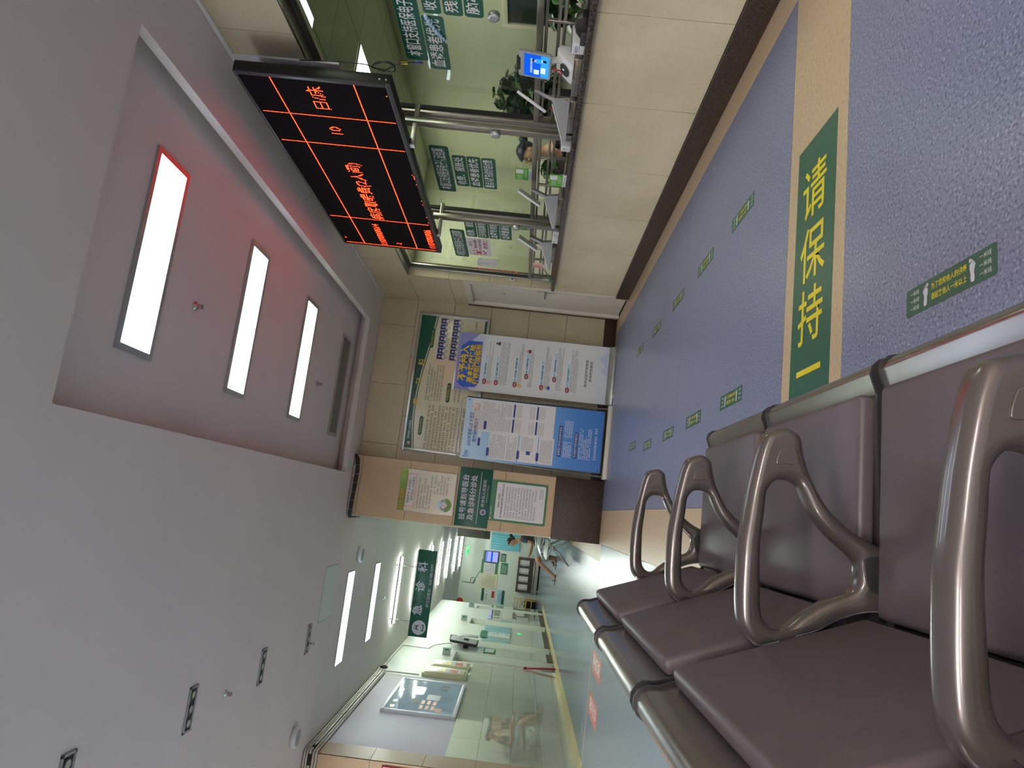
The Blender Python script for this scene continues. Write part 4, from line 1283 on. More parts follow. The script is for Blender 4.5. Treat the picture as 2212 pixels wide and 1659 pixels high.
for (x0, x1, z, s_) in ((0.84, 1.09, 2.41, '药剂科简介'), (2.005, 2.27, 2.411, '药剂科医护人员'), (1.30, 1.56, 2.107, '科室管理人员')):
    obj('heading_pill', F.slab(MB(), X((x0 + x1) / 2), Z(z), x1 - x0, 0.05, 0.0, 0.0012, 0.024), M['green'], sh)
    text(F, s_, M['gold'], 0.03, X((x0 + x1) / 2), Z(z), 0.0018, sh, width=(x1 - x0) * 0.8)
gm = MB()
Rp = random.Random(5)
glyphs(gm, F, X(0.96), Z(2.03), 0.58, 0.64, 14, 0.0015, 0.55, True, Rp)
glyphs(gm, F, X(1.55), Z(2.30), 0.50, 0.22, 6, 0.0015, 0.55, True, Rp)
glyphs(gm, F, X(1.45), Z(1.99), 0.28, 0.10, 2, 0.0015, 0.5, True, Rp)
obj('body_print', gm, M['gtext'], sh)
for r_, zc_ in enumerate((2.262, 2.095)):
    for k in range(7):
        x = 1.90 + 0.081 * k
        if r_ == 1 and x < 1.86:
            continue
        ph = obj('portrait', F.slab(MB(), X(x), Z(zc_ + 0.012), 0.072, 0.10, 0.0, 0.0012), M['navy'], sh)
        hd = MB(); hd.disc(F.p(X(x), Z(zc_ + 0.025), 0.0016), 0.014, F.u, F.w, 12, 0.017)
        obj('face_print', hd, M['skin2'], ph)
        ct = MB(); ct.prism([(-0.03, -0.037), (0.03, -0.037), (0.022, -0.008), (0.006, -0.002), (-0.006, -0.002), (-0.022, -0.008)], F.p(X(x), Z(zc_ + 0.012 - 0.012), 0.0013), F.u, F.w, F.n * 0.0002)
        obj('coat_print', ct, M['paper'], ph)
gm = MB()
for r_, zc_ in enumerate((2.262, 2.095)):
    for k in range(7):
        glyphs(gm, F, X(1.90 + 0.081 * k), Z(zc_ - 0.055), 0.05, 0.03, 2, 0.0015, 0.7, False, Rp)
obj('name_print', gm, M['gtext'], sh)
text(F, '11995', M['btext'], 0.05, X(2.36), Z(1.845), 0.0016, sh)

# ------------------------------------------------------------------ roll-up banner
bx0, bx1 = 1.452, 2.208
bc = (bx0 + bx1) / 2
t = thing('roll_up_banner', (bc, 8.74, 0), 'white roll-up banner with a big yellow and blue title, standing before the back wall', 'banner')
obj('base', MB().prism([(-0.09, 0), (0.09, 0), (0.09, 0.02), (0.05, 0.075), (-0.04, 0.085), (-0.09, 0.03)], (bx0, 8.745, 0), (0, 1, 0), ZU, (bx1 - bx0, 0, 0)), M['alu'], t, bevel=0.004)
obj('foot', MB().box(bx0 + 0.08, bx0 + 0.13, 8.60, 8.90, 0, 0.012).box(bx1 - 0.13, bx1 - 0.08, 8.60, 8.90, 0, 0.012), M['alu'], t)
obj('top_bar', MB().box(bx0, bx1, 8.716, 8.728, 2.018, 2.036), M['alu'], t, bevel=0.002)
obj('back_pole', MB().cyl((bc, 8.76, 0.06), (bc, 8.74, 2.02), 0.011), M['alu'], t, smooth=True)
F = face_b(bc, 8.712, 1.055)
BW, BH = bx1 - bx0 - 0.006, 1.935
M['bannerbg'] = zramp('banner_print', [(0.0, S(206, 212, 222)), (0.12, S(222, 222, 220)), (0.8, S(222, 222, 222)), (0.92, S(186, 190, 220)), (1.0, S(134, 130, 190))], 'Z', 0.22)
bs = obj('sheet', F.slab(MB(), 0, 0, BW, BH, -0.002, 0.0), M['bannerbg'], t)
tri = MB()
def poly(mb, pts, d=0.0005, th=0.0004):
    mb.prism(pts, F.p(0, 0, d), F.u, F.w, F.n * th)
    return mb
poly(tri, [(-BW / 2, BH / 2), (0.0, BH / 2), (-BW / 2, BH / 2 - 0.20)])
poly(tri, [(BW / 2, BH / 2), (BW / 2, BH / 2 - 0.26), (0.1, BH / 2)], 0.0006)
obj('violet_facets', tri, mat('violet_print', S(140, 138, 196), 0.25, var=0.05, scale=3), bs)
tri = MB()
poly(tri, [(0.1, -BH / 2 + 0.02), (0.30, -BH / 2 + 0.02), (0.20, -BH / 2 + 0.12)])
poly(tri, [(-0.02, -BH / 2 + 0.01), (0.14, -BH / 2 + 0.01), (0.06, -BH / 2 + 0.10)], 0.0006)
poly(tri, [(-BW / 2 + 0.25, BH / 2 - 0.05), (BW / 2 - 0.12, BH / 2 - 0.02), (BW / 2 - 0.02, BH / 2 - 0.33), (-BW / 2 + 0.25, BH / 2 - 0.30)], 0.0002)
obj('pale_facets', tri, mat('pale_violet_print', S(196, 200, 226), 0.25, var=0.04, scale=3), bs)
tp = MB()
poly(tp, [(-0.29, 0.93), (0.19, 0.93), (0.27, 0.84), (0.27, 0.665), (-0.27, 0.655), (-0.33, 0.70), (-0.34, 0.86)], 0.001, 0.0006)
ti = obj('title_panel', tp, M['blueprint'], bs)
for s_, z, sz, w_ in (('不予纳入', 0.872, 0.115, 0.47), ('基本医疗保险', 0.775, 0.080, 0.50), ('报销范围的情形', 0.698, 0.076, 0.53)):
    text(F, s_, M['redp'], sz, -0.03 + 0.006, z - 0.006, 0.0020, ti, bold=0.022, width=w_, name='title_shadow')
    text(F, s_, M['yellow'], sz, -0.03, z, 0.0026, ti, bold=0.022, width=w_)
heads = ['一、境外就医不报', '二、第三方责任不报', '三、健康体检、养生保健不报', '四、工伤事故不报', '五、公共卫生服务不报', '六、非医保目录不报', '七、个人账户使用范围']
zz = [0.585, 0.435, 0.195, 0.058, -0.145, -0.300, -0.475]
nx_ = [-0.24, -0.24, -0.24, -0.12, -0.24, -0.12, -0.24]
gm = MB()
strip = MB()
for k in range(7):
    zt = zz[k]
    F.slab(strip, nx_[k] + 0.19, zt + 0.004, 0.30, 0.030, 0.0004, 0.0008)
    text(F, heads[k], M['navy'], 0.0235, nx_[k] + 0.045, zt + 0.005, 0.0016, bs, align='LEFT', bold=0.015)
    n_ = (3, 6, 3, 3, 4, 4, 5)[k]
    glyphs(gm, F, 0.02, zt - 0.018 - 0.0095 * n_, 0.56, 0.019 * n_, n_, 0.0012, 0.5, True, Rp)
    bub = obj('no_bubble', F.slab(MB(), nx_[k], zt + 0.004, 0.072, 0.046, 0.001, 0.0015, 0.022), M['redp'], bs)
    text(F, 'No!', M['wtext'], 0.028, nx_[k], zt + 0.004, 0.002, bub, bold=0.01)
obj('heading_strips', strip, M['bluel'], bs)
obj('body_print', gm, M['gtext'], bs)
for c_, (x, z), m1 in ((0, (-0.25, 0.525), 'pink'), (1, (0.27, 0.455), 'greyd'), (2, (-0.25, 0.14), 'gold'), (3, (0.21, 0.055), 'redp'), (4, (-0.24, -0.225), 'blueprint')):
    fg = MB(); fg.disc(F.p(x, z + 0.022, 0.0016), 0.014, F.u, F.w, 14)
    pc = obj('small_figure', F.slab(MB(), x, z - 0.008, 0.046, 0.034, 0.001, 0.0014, 0.010), M[m1], bs)
    obj('figure_head', fg, M['skin2'] if m1 != 'greyd' else M['greyd'], pc)
text(F, '青神县医疗保障局', M['btext'], 0.042, 0.0, -0.700, 0.0016, bs, width=0.36)
text(F, '青神医院集团', M['btext'], 0.042, 0.03, -0.755, 0.0016, bs, width=0.27)

# ------------------------------------------------------------------ framed banner stand with the blue sheet
t = thing('poster_stand', (0.97, 8.66, 0), 'silver tube poster stand with a blue medical insurance sheet, left of the roll-up banner', 'stand')
pole = MB()
pts = [(0.545, 8.64, 0.05), (0.60, 8.625, 1.80)]
for k in range(7):
    a = math.pi - math.pi / 2 * k / 6
    pts.append((0.66 + 0.058 * math.cos(a), 8.622, 1.825 + 0.058 * math.sin(a)))
pts += [(1.28, 8.622, 1.883)]
for k in range(7):
    a = math.pi / 2 - math.pi / 2 * k / 6
    pts.append((1.285 + 0.058 * math.cos(a), 8.622, 1.825 + 0.058 * math.sin(a)))
pts += [(1.392, 8.64, 0.05)]
obj('tube_frame', pole.tube(pts, 0.0095, 10), M['alu'], t, smooth=True)
obj('base', MB().box(0.517, 1.432, 8.56, 8.72, 0.0, 0.052), M['offwhite'], t, bevel=0.006)
F = Face(((0.585 + 1.348) / 2, 8.607, 0.955), (1, 0, 0), (0, 0.002, 1))
SW, SH = 0.763, 1.73
obj('backing', F.slab(MB(), 0.01, -0.01, SW + 0.01, SH + 0.01, -0.006, -0.0022), M['black'], t)
M['sheetbg'] = zramp('blue_sheet_print', [(0.0, S(56, 116, 192)), (0.22, S(70, 132, 206)), (0.5, S(116, 168, 218)), (0.85, S(160, 196, 226)), (1.0, S(184, 212, 234))], 'Z', 0.2)
ss = obj('sheet', F.slab(MB(), 0, 0, SW, SH, -0.002, 0.0), M['sheetbg'], t)
obj('corner_tab', MB().disc(F.p(-0.355, 0.83, 0.001), 0.008, F.u, F.w, 10).disc(F.p(0.355, 0.83, 0.001), 0.008, F.u, F.w, 10).disc(F.p(-0.355, -0.835, 0.001), 0.008, F.u, F.w, 10).disc(F.p(0.355, -0.835, 0.001), 0.008, F.u, F.w, 10), M['rubber'], t)
text(F, '2025年度眉山城乡居民', M['navy'], 0.052, -0.01, 0.775, 0.0012, ss, bold=0.012, width=0.44)
text(F, '医疗保险明白卡', M['navy'], 0.052, -0.02, 0.712, 0.0012, ss, bold=0.012, width=0.30)
# health-insurance emblem: three blue letters with a small caption
text(F, 'CHS', M['blueprint'], 0.05, -0.32, 0.795, 0.0012, ss, bold=0.03, width=0.075)
gm2 = MB(); glyphs(gm2, F, -0.32, 0.762, 0.08, 0.012, 1, 0.0012, 0.8, False, Rp); obj('caption_print', gm2, M['navy'], ss)
obj('period_tag', F.slab(MB(), -0.16, 0.655, 0.10, 0.03, 0.0005, 0.0012, 0.008), M['navy'], ss)
obj('period_strip', F.slab(MB(), 0.01, 0.655, 0.22, 0.026, 0.0005, 0.0012, 0.008), M['paperg'], ss)
ic = MB()
for k in range(5):
    a = math.pi * 2 * k / 5 + 0.3
    F.slab(ic, 0.27 + 0.035 * math.cos(a), 0.735 + 0.04 * math.sin(a), 0.028, 0.03, 0.0006, 0.0012, 0.01)
obj('flower_icon', ic, M['pink'], ss)
panels = [(0.19, 0.535, 0.375, 0.475), (0.19, 0.06, 0.375, 0.47), (-0.19, 0.335, 0.375, 0.40), (-0.19, 0.025, 0.375, 0.215), (-0.19, -0.185, 0.375, 0.195)]
panels = [(0.175, 0.265, 0.40, 1.04), (-0.19, 0.35, 0.33, 0.36), (-0.19, 0.04, 0.33, 0.23), (-0.19, -0.18, 0.33, 0.19)]
gm = MB()
nv = MB()
for (x, z, w_, h_) in panels:
    obj('text_panel', F.slab(MB(), x, z, w_, h_, 0.0005, 0.0010, 0.012), M['paperg'], ss)
glyphs(gm, F, 0.175, 0.56, 0.36, 0.40, 20, 0.0014, 0.5, True, Rp)
for (x, z) in ((0.08, 0.26), (0.27, 0.26), (0.08, -0.03), (0.27, -0.03)):
    glyphs(gm, F, x, z + 0.06, 0.16, 0.07, 5, 0.0014, 0.5, True, Rp)
    F.slab(nv, x - 0.0, z - 0.005, 0.165, 0.022, 0.0011, 0.0014)
    glyphs(gm, F, x, z - 0.065, 0.16, 0.075, 4, 0.0014, 0.45, False, Rp)
glyphs(gm, F, -0.19, 0.42, 0.30, 0.20, 9, 0.0014, 0.5, True, Rp)
glyphs(gm, F, -0.19, 0.245, 0.30, 0.12, 5, 0.0014, 0.5, True, Rp)
glyphs(gm, F, -0.13, 0.055, 0.18, 0.15, 7, 0.0014, 0.5, True, Rp)
glyphs(gm, F, -0.19, -0.185, 0.30, 0.15, 7, 0.0014, 0.5, True, Rp)
obj('body_print', gm, M['gtext'], ss)
for x, z in ((-0.28, 0.537), (0.06, 0.79 - 0.0), (-0.28, 0.157), (-0.28, -0.083)):
    pass
for x, z in ((-0.27, 0.535), (0.05, 0.79), (-0.27, 0.158), (-0.27, -0.082)):
    if z > 0.7:
        x, z = 0.09, 0.612 + 0.185
        x, z = 0.0 + 0.075, 0.628 + 0.165
        x, z = 0.055, 0.600 + 0.19
    F.slab(nv, x, z if z < 0.7 else 0.602, 0.105, 0.034, 0.0012, 0.0016, 0.014)
F.slab(nv, -0.235, 0.035, 0.045, 0.05, 0.0012, 0.0015)
obj('navy_tabs', nv, M['navy'], ss)
for x0, x1, z, s_ in ((-0.235, 0.15, -0.344, '医保窗口参保业务服务电话'), (-0.235, 0.09, -0.541, '补充医疗保险承保机构')):
    obj('heading_bar', F.slab(MB(), (x0 + x1) / 2, z, x1 - x0, 0.046, 0.0005, 0.0012), M['navy'], ss)
    text(F, s_, M['wtext'], 0.03, (x0 + x1) / 2, z, 0.0016, ss, width=(x1 - x0) * 0.92)
gm = MB()
glyphs(gm, F, -0.13, -0.44, 0.21, 0.105, 4, 0.0012, 0.65, False, Rp)
glyphs(gm, F, 0.12, -0.44, 0.22, 0.105, 4, 0.0012, 0.65, False, Rp)
glyphs(gm, F, -0.04, -0.655, 0.40, 0.155, 6, 0.0012, 0.62, True, Rp)
glyphs(gm, F, -0.02, -0.785, 0.42, 0.03, 1, 0.0012, 0.85, False, Rp)
obj('white_print', gm, M['wtext'], ss)

# ------------------------------------------------------------------ notices on the pillar
F = face_b(0.127, 8.768, 2.187)
t = thing('framed_notice', (0.127, 8.77, 1.835), 'pinkish framed notice with a green heading and heart picture, highest on the pillar', 'notice')
w_, h_ = 0.52, 0.702
obj('frame', F.slab(MB(), 0, 0, w_, h_, -0.012, -0.002), M['alu'], t, bevel=0.002)
sh = obj('sheet', F.slab(MB(), 0, 0, w_ - 0.012, h_ - 0.012, -0.002, 0.0005), mat('cream_notice_print', S(222, 206, 186), 0.2, rgb2=S(216, 214, 190), scale=2), t)
obj('heading_band', F.slab(MB(), 0, h_ / 2 - 0.046, w_ - 0.012, 0.08, 0.0006, 0.001), M['grass'], sh)
text(F, '院长寄语', M['orange'], 0.062, -0.12, h_ / 2 - 0.046, 0.0016, sh, bold=0.02)
obj('motto_panel', F.slab(MB(), 0.0, 0.205, 0.42, 0.13, 0.0006, 0.001), M['pink'], sh)
obj('motto_sheet', F.slab(MB(), 0.0, 0.205, 0.385, 0.095, 0.001, 0.0013), M['paper'], sh)
text(F, '健康所系 生命相托', M['btext'], 0.036, -0.01, 0.225, 0.0018, sh)
text(F, '救死扶伤 日有精进', M['btext'], 0.036, 0.02, 0.180, 0.0018, sh)
gm = MB()
glyphs(gm, F, 0.0, 0.03, 0.42, 0.19, 5, 0.0012, 0.5, True, Rp)
glyphs(gm, F, 0.10, -0.17, 0.24, 0.19, 5, 0.0012, 0.5, True, Rp)
obj('body_print', gm, M['gtext'], sh)
obj('picture_sky', MB().disc(F.p(-0.14, -0.24, 0.0012), 0.085, F.u, F.w, 28), M['bluel'], sh)
grs = MB().prism([(0.085 * math.cos(a), 0.085 * math.sin(a)) for a in [math.radians(180 + 180 * k / 14) for k in range(15)]], F.p(-0.14, -0.24, 0.0014), F.u, F.w, F.n * 0.0003)
obj('picture_grass', grs, M['grass'], sh)
hp = []
for k in range(24):
    a = 2 * math.pi * k / 24
    hp.append((0.0045 * 16 * math.sin(a) ** 3 * 0.9, 0.0045 * (13 * math.cos(a) - 5 * math.cos(2 * a) - 2 * math.cos(3 * a) - math.cos(4 * a)) * 0.85))
obj('heart_hands', MB().prism(hp, F.p(-0.14, -0.235, 0.0018), F.u, F.w, F.n * 0.0003), M['skin'], sh)
obj('heart_inside', MB().prism([(x * 0.72, y * 0.72) for x, y in hp], F.p(-0.14, -0.232, 0.0022), F.u, F.w, F.n * 0.0003), M['paper'], sh)

F = face_b(0.125, 8.760, 1.600)
t = thing('direction_sign', (0.125, 8.765, 1.39), 'dark green board with two lines of large white lettering across the pillar', 'sign')
obj('board', F.slab(MB(), 0, 0, 0.722, 0.412, -0.018, 0.0), M['green'], t, bevel=0.003)
text(F, '挂号请到导医台', M['ltext'], 0.083, -0.005, 0.118, 0.0015, t, bold=0.014, width=0.56)
text(F, '及急诊科分诊处', M['ltext'], 0.083, -0.005, 0.012, 0.0015, t, bold=0.014, width=0.56)
obj('rule', F.slab(MB(), 0, -0.068, 0.64, 0.006, 0, 0.001), M['ltext'], t)
obj('emblem', MB().disc(F.p(-0.17, -0.135, 0.0012), 0.035, F.u, F.w, 26), M['ltext'], t)
obj('emblem_ring', MB().disc(F.p(-0.17, -0.135, 0.0016), 0.024, F.u, F.w, 22, 0.024), mat('violet_emblem', S(120, 84, 140), 0.4, var=0.05), t)
text(F, '青神县人民医院', M['ltext'], 0.042, 0.06, -0.125, 0.0015, t, width=0.34)
text(F, "People's Hospital of Qingshen", M['ltext'], 0.018, 0.06, -0.165, 0.0015, t)

F = face_b(0.122, 8.772, 1.043)
t = thing('printed_notice', (0.122, 8.775, 0.69), 'white printed notice with a green border, lowest on the pillar above the granite', 'notice')
obj('border', F.slab(MB(), 0, 0, 0.506, 0.708, -0.004, 0.0), M['greenl'], t)
sh = obj('sheet', F.slab(MB(), 0, -0.025, 0.455, 0.61, 0.0, 0.0006, 0.018), M['paperg'], t)
text(F, '青神县人民医院', M['ltext'], 0.018, -0.14, 0.325, 0.0012, t)
obj('emblem', MB().disc(F.p(-0.225, 0.325, 0.001), 0.012, F.u, F.w, 16), M['pink'], t)
text(F, '青神县人民医院', M['btext'], 0.026, 0, 0.238, 0.0014, sh, bold=0.012)
text(F, '关于信息系统切换期间医疗服务的补充公告', M['btext'], 0.026, 0, 0.198, 0.0014, sh, bold=0.012, width=0.42)
gm = MB(); glyphs(gm, F, 0.0, -0.03, 0.40, 0.40, 11, 0.0012, 0.5, True, Rp)
obj('body_print', gm, M['gtext'], sh)
text(F, '青神县人民医院', M['btext'], 0.018, 0.13, -0.268, 0.0014, sh)
text(F, '2025年3月27日', M['btext'], 0.018, 0.13, -0.296, 0.0014, sh)

# black cables and white conduit along the top of the pillar
t = thing('cable_bundle', (0.12, 8.74, 3.05), 'two thick black cables tied together along the top of the pillar', 'cable')
for k, (zz_, ex) in enumerate(((3.105, 0.0), (3.078, 0.02))):
    pts = [(0.49, 8.735, 3.14 - 0.01 * k), (0.42 + ex, 8.735, zz_ + 0.012), (0.30, 8.735, zz_ - 0.006), (0.10, 8.735, zz_), (-0.10, 8.735, zz_ + 0.008), (-0.25, 8.74, zz_ + 0.012), (-0.285, 8.80, zz_ + 0.01), (-0.285, 9.05, zz_ - 0.03)]
    obj('cable', MB().tube(pts, 0.0115, 8), M['black'], t, smooth=True)
for k in range(6):
    x = 0.36 - 0.11 * k
    obj('tie', MB().box(x - 0.003, x + 0.003, 8.722, 8.724, 3.062, 3.12), M['grey'], t)
t = thing('white_conduit', (0.05, 8.77, 3.13), 'white plastic conduit with a round box above the black cables on the pillar', 'conduit')
obj('pipe', MB().tube([(0.31, 8.755, 3.132), (-0.255, 8.755, 3.132)], 0.010, 8), M['offwhite'], t, smooth=True)
obj('round_box', MB().lathe([(0.03, 0), (0.03, -0.03), (0.024, -0.035)], (0.335, 8.775, 3.118), 16, 'Y'), M['offwhite'], t, smooth=True)
for x in (0.22, -0.14):
    obj('clip', MB().box(x - 0.008, x + 0.008, 8.74, 8.778, 3.118, 3.146), M['offwhite'], t, bevel=0.002)

# ================================================================== FLOOR GRAPHICS
t = thing('floor_banner', (1.0, 2.53, 0), 'long dark green floor banner with big yellow characters on the tan band', 'floor sign')
obj('film', MB().prism([(1.592, 2.345), (1.592, 2.705), (-0.24, 2.72), (-0.24, 2.36)], (0, 0, 0.0), (1, 0, 0), (0, 1, 0), (0, 0, 0.0008)), M['greenf'], t)
for c_, x_ in zip('请保持一米距离', (1.345, 1.085, 0.835, 0.615, 0.355, 0.10, -0.13)):
    F = face_f(x_, 2.535, 0.0008)
    text(F, c_, M['yellow'], 0.235, 0, 0, 0.0006, t, bold=0.006)
def foot(mb, F, x, y, s, flip=1):
    sole = [(0.0, -0.5), (0.10, -0.48), (0.14, -0.38), (0.12, -0.2), (0.10, -0.05), (0.15, 0.1), (0.19, 0.22), (0.15, 0.32), (0.02, 0.36), (-0.12, 0.34), (-0.19, 0.25), (-0.18, 0.08), (-0.12, -0.1), (-0.13, -0.3), (-0.10, -0.46)]
    mb.prism([(flip * a * s, b * s) for a, b in sole][::flip], F.p(x, y, 0.0012), F.u, F.w, F.n * 0.0003)
    for k in range(5):
        r = (0.075, 0.048, 0.042, 0.036, 0.030)[k] * s
        mb.disc(F.p(x + flip * (-0.15 + 0.085 * k) * s, y + (0.46 - 0.03 * k * k / 2) * s, 0.0015), r, F.u, F.w, 10, r * 1.3)
def floor_label(x, y, label):
    F = face_f(x, y, 0.0)
    t = thing('distance_label', (x, y, 0), label, 'floor sign', 'green one-metre floor labels')
    obj('film', F.slab(MB(), 0, 0, 0.372, 0.078, 0.0, 0.0008, 0.008), M['greenf'], t)
    text(F, '为了您和他人的健康', M['yellow'], 0.019, 0.005, 0.014, 0.0014, t, bold=0.012, width=0.148)
    text(F, '请距离他人一米以上', M['yellow'], 0.019, 0.005, -0.014, 0.0014, t, bold=0.012, width=0.148)
    fm_ = MB()
    foot(fm_, F, -0.094, 0.0, 0.058, -1)
    foot(fm_, F, 0.100, 0.0, 0.058, 1)
    obj('footprints', fm_, M['ltext'], t)
    for sx in (-0.145, 0.147):
        for k in range(3):
            text(F, '一米线', M['wtext'], 0.0145, sx, 0.021 - 0.021 * k, 0.0014, t)
    return t
near_ = ['nearest', 'second nearest', 'third nearest', 'fourth nearest', 'fifth nearest', 'sixth nearest']
for k, (x, y) in enumerate(((1.69, 1.70), (1.69, 3.485), (1.69, 4.237), (1.69, 5.02), (1.69, 5.85), (1.70, 6.71))):
    floor_label(x, y, 'small green one-metre floor label, %s in the row along the service windows' % near_[k])
for k, (x, y) in enumerate(((0.681, 1.68), (0.69, 3.51), (0.685, 4.29), (0.68, 5.04), (0.682, 5.88), (0.75, 6.71))):
    floor_label(x, y, 'small green one-metre floor label, %s in the row beside the seats' % near_[k])
def red_label(pts, s_, c, ang, label):
    t = thing('red_floor_label', (c[0], c[1], 0), label, 'floor sign', 'faded red floor labels')
    ca, sa = math.cos(ang), math.sin(ang)
    u = Vector((ca, sa, 0)); w = Vector((-sa, ca, 0))
    F = Face((c[0], c[1], 0.0), u, w)
    obj('film', F.slab(MB(), 0, 0, 0.80, 0.24, 0.0, 0.0008, 0.02), M['redf'], t)
    text(F, s_[0] + s_[1], M['wtext'], 0.15, 0, 0.0, 0.0014, t, bold=0.012, width=0.62)
red_label(None, ('等候', '区域'), (-1.535, 8.0), -math.pi / 2, 'faded red floor label with white characters, nearer the pillar side of the corridor mouth')
red_label(None, ('急诊', '分诊'), (-1.98, 8.0), -math.pi / 2, 'faded red floor label with white characters, nearer the left end wall')

# ================================================================== CEILING FITTINGS
for k, y in enumerate((3.79, 5.17, 6.545, 7.92)):
    t = thing('triple_downlight', (-1.60, y, CZ), 'grey framed unlit triple downlight in the ceiling, %s of the row of four' % ('nearest', 'second', 'third', 'farthest')[k], 'downlight', 'triple downlights')
    x0, x1, y0, y1 = -1.755, -1.445, y - 0.06, y + 0.06
    fr = MB()
    fr.box(x0, x1, y0, y0 + 0.016, CZ - 0.012, CZ).box(x0, x1, y1 - 0.016, y1, CZ - 0.012, CZ).box(x0, x0 + 0.016, y0, y1, CZ - 0.012, CZ).box(x1 - 0.016, x1, y0, y1, CZ - 0.012, CZ)
    obj('frame', fr, M['grey'], t, bevel=0.002)
    obj('tray', MB().box(x0 + 0.016, x1 - 0.016, y0 + 0.016, y1 - 0.016, CZ - 0.003, CZ), M['black'], t)
    for j in range(3):
        xx = x0 + 0.06 + 0.095 * j
        sp = obj('spot', MB().lathe([(0.036, 0.0), (0.034, -0.006), (0.026, -0.008)], (xx, y, CZ - 0.002), 20), M['capd'], t, smooth=True)
        obj('bulb', MB().disc((xx, y, CZ - 0.0115), 0.024, (1, 0, 0), (0, -1, 0), 18), M['lens'], sp)
def sprinkler(x, y, z, label):
    t = thing('sprinkler', (x, y, z), label, 'sprinkler', 'ceiling sprinklers')
    obj('escutcheon', MB().lathe([(0.032, 0), (0.030, -0.006), (0.014, -0.010), (0.010, -0.022)], (x, y, z), 18), M['chrome'], t, smooth=True)
    obj('yoke', MB().tube([(x - 0.012, y, z - 0.018), (x - 0.014, y, z - 0.034), (x - 0.004, y, z - 0.048)], 0.003, 6).tube([(x + 0.012, y, z - 0.018), (x + 0.014, y, z - 0.034), (x + 0.004, y, z - 0.048)], 0.003, 6), M['steel'], t, smooth=True)
    obj('bulb', MB().tube([(x, y, z - 0.02), (x, y, z - 0.046)], 0.003, 6), M['red'], t, smooth=True)
    obj('deflector', MB().lathe([(0.018, 0), (0.018, -0.003), (0.004, -0.005)], (x, y, z - 0.048), 14), M['steel'], t)
sprinkler(1.10, 4.43, 3.30, 'small sprinkler head in the coffer between the first two panel lights')
sprinkler(1.10, 7.25, 3.30, 'small sprinkler head in the coffer near the unlit panel')
sprinkler(-1.647, 5.79, CZ, 'small sprinkler head in the ceiling between the second and third downlights')
sprinkler(-1.66, 8.02, CZ, 'small sprinkler head in the ceiling beside the farthest downlight')
sprinkler(-1.66, 12.2, CZ, 'small sprinkler head in the corridor ceiling before the green hanging sign')
sprinkler(-1.66, 19.2, CZ, 'small sprinkler head far down the corridor ceiling')
t = thing('access_panel', (-1.17, 8.51, CZ), 'flat pale access hatch in the ceiling at the corridor mouth', 'hatch')
obj('cover', MB().box(-1.475, -0.865, 8.23, 8.79, CZ - 0.003, CZ), M['mint'], t)
obj('gap', MB().box(-1.48, -0.86, 8.225, 8.23, CZ - 0.001, CZ).box(-1.48, -0.86, 8.79, 8.795, CZ - 0.001, CZ).box(-1.48, -1.475, 8.225, 8.795, CZ - 0.001, CZ).box(-0.865, -0.86, 8.225, 8.795, CZ - 0.001, CZ), M['greyd'], t)
def round_speaker(x, y, label):
    t = thing('ceiling_speaker', (x, y, CZ), label, 'ceiling speaker', 'round ceiling speakers')
    obj('ring', MB().lathe([(0.105, 0), (0.115, -0.03), (0.110, -0.055), (0.09, -0.06)], (x, y, CZ), 28), M['white'], t, smooth=True)
    obj('grille', MB().disc((x, y, CZ - 0.061), 0.088, (1, 0, 0), (0, -1, 0), 26), M['grey'], t)
round_speaker(-0.80, 9.80, 'round white ceiling speaker beside the pillar top')
round_speaker(-2.60, 7.93, 'round white ceiling speaker near the pipes on the left wall')

# ------------------------------------------------------------------ hanging department sign
F = face_b(-1.62, 13.08, 2.605)
t = thing('hanging_sign', (-1.62, 13.1, 2.435), 'dark green hanging department sign with lilac lettering and a nurse emblem in the corridor', 'sign')
SWd, SHt = 1.525, 0.34
obj('board', F.slab(MB(), 0, 0, SWd, SHt, -0.03, 0.0), M['green'], t, bevel=0.003)
for c_, x_ in zip('急诊科', (-0.30, 0.11, 0.46)):
    text(F, c_, M['ltext'], 0.185, x_, 0.045, 0.002, t, bold=0.02)
text(F, '护士站电话：028-38815097', M['ltext'], 0.067, 0.145, -0.115, 0.002, t, width=0.84)
ic = obj('nurse_emblem', MB().disc(F.p(-0.60, -0.01, 0.0015), 0.125, F.u, F.w, 34), M['ltext'], t)
nb = MB()
F.slab(nb, -0.60, 0.055, 0.07, 0.035, 0.002, 0.0025, 0.006)
F.slab(nb, -0.60, 0.01, 0.085, 0.06, 0.002, 0.0025, 0.028)
F.slab(nb, -0.60, -0.075, 0.12, 0.045, 0.002, 0.0025, 0.02)
obj('emblem_drawing', nb, M['green'], ic)
nb = MB(); F.slab(nb, -0.60, -0.005, 0.062, 0.05, 0.0027, 0.003, 0.022); F.slab(nb, -0.60, 0.055, 0.05, 0.02, 0.0027, 0.003, 0.004); F.slab(nb, -0.60, -0.07, 0.085, 0.02, 0.0027, 0.003, 0.009)
obj('emblem_face', nb, M['ltext'], ic)
for x in (-2.13, -1.18):
    obj('hanger_rod', MB().cyl((x, 13.095, 2.775), (x, 13.095, CZ), 0.006, 8), M['steel'], t, smooth=True)

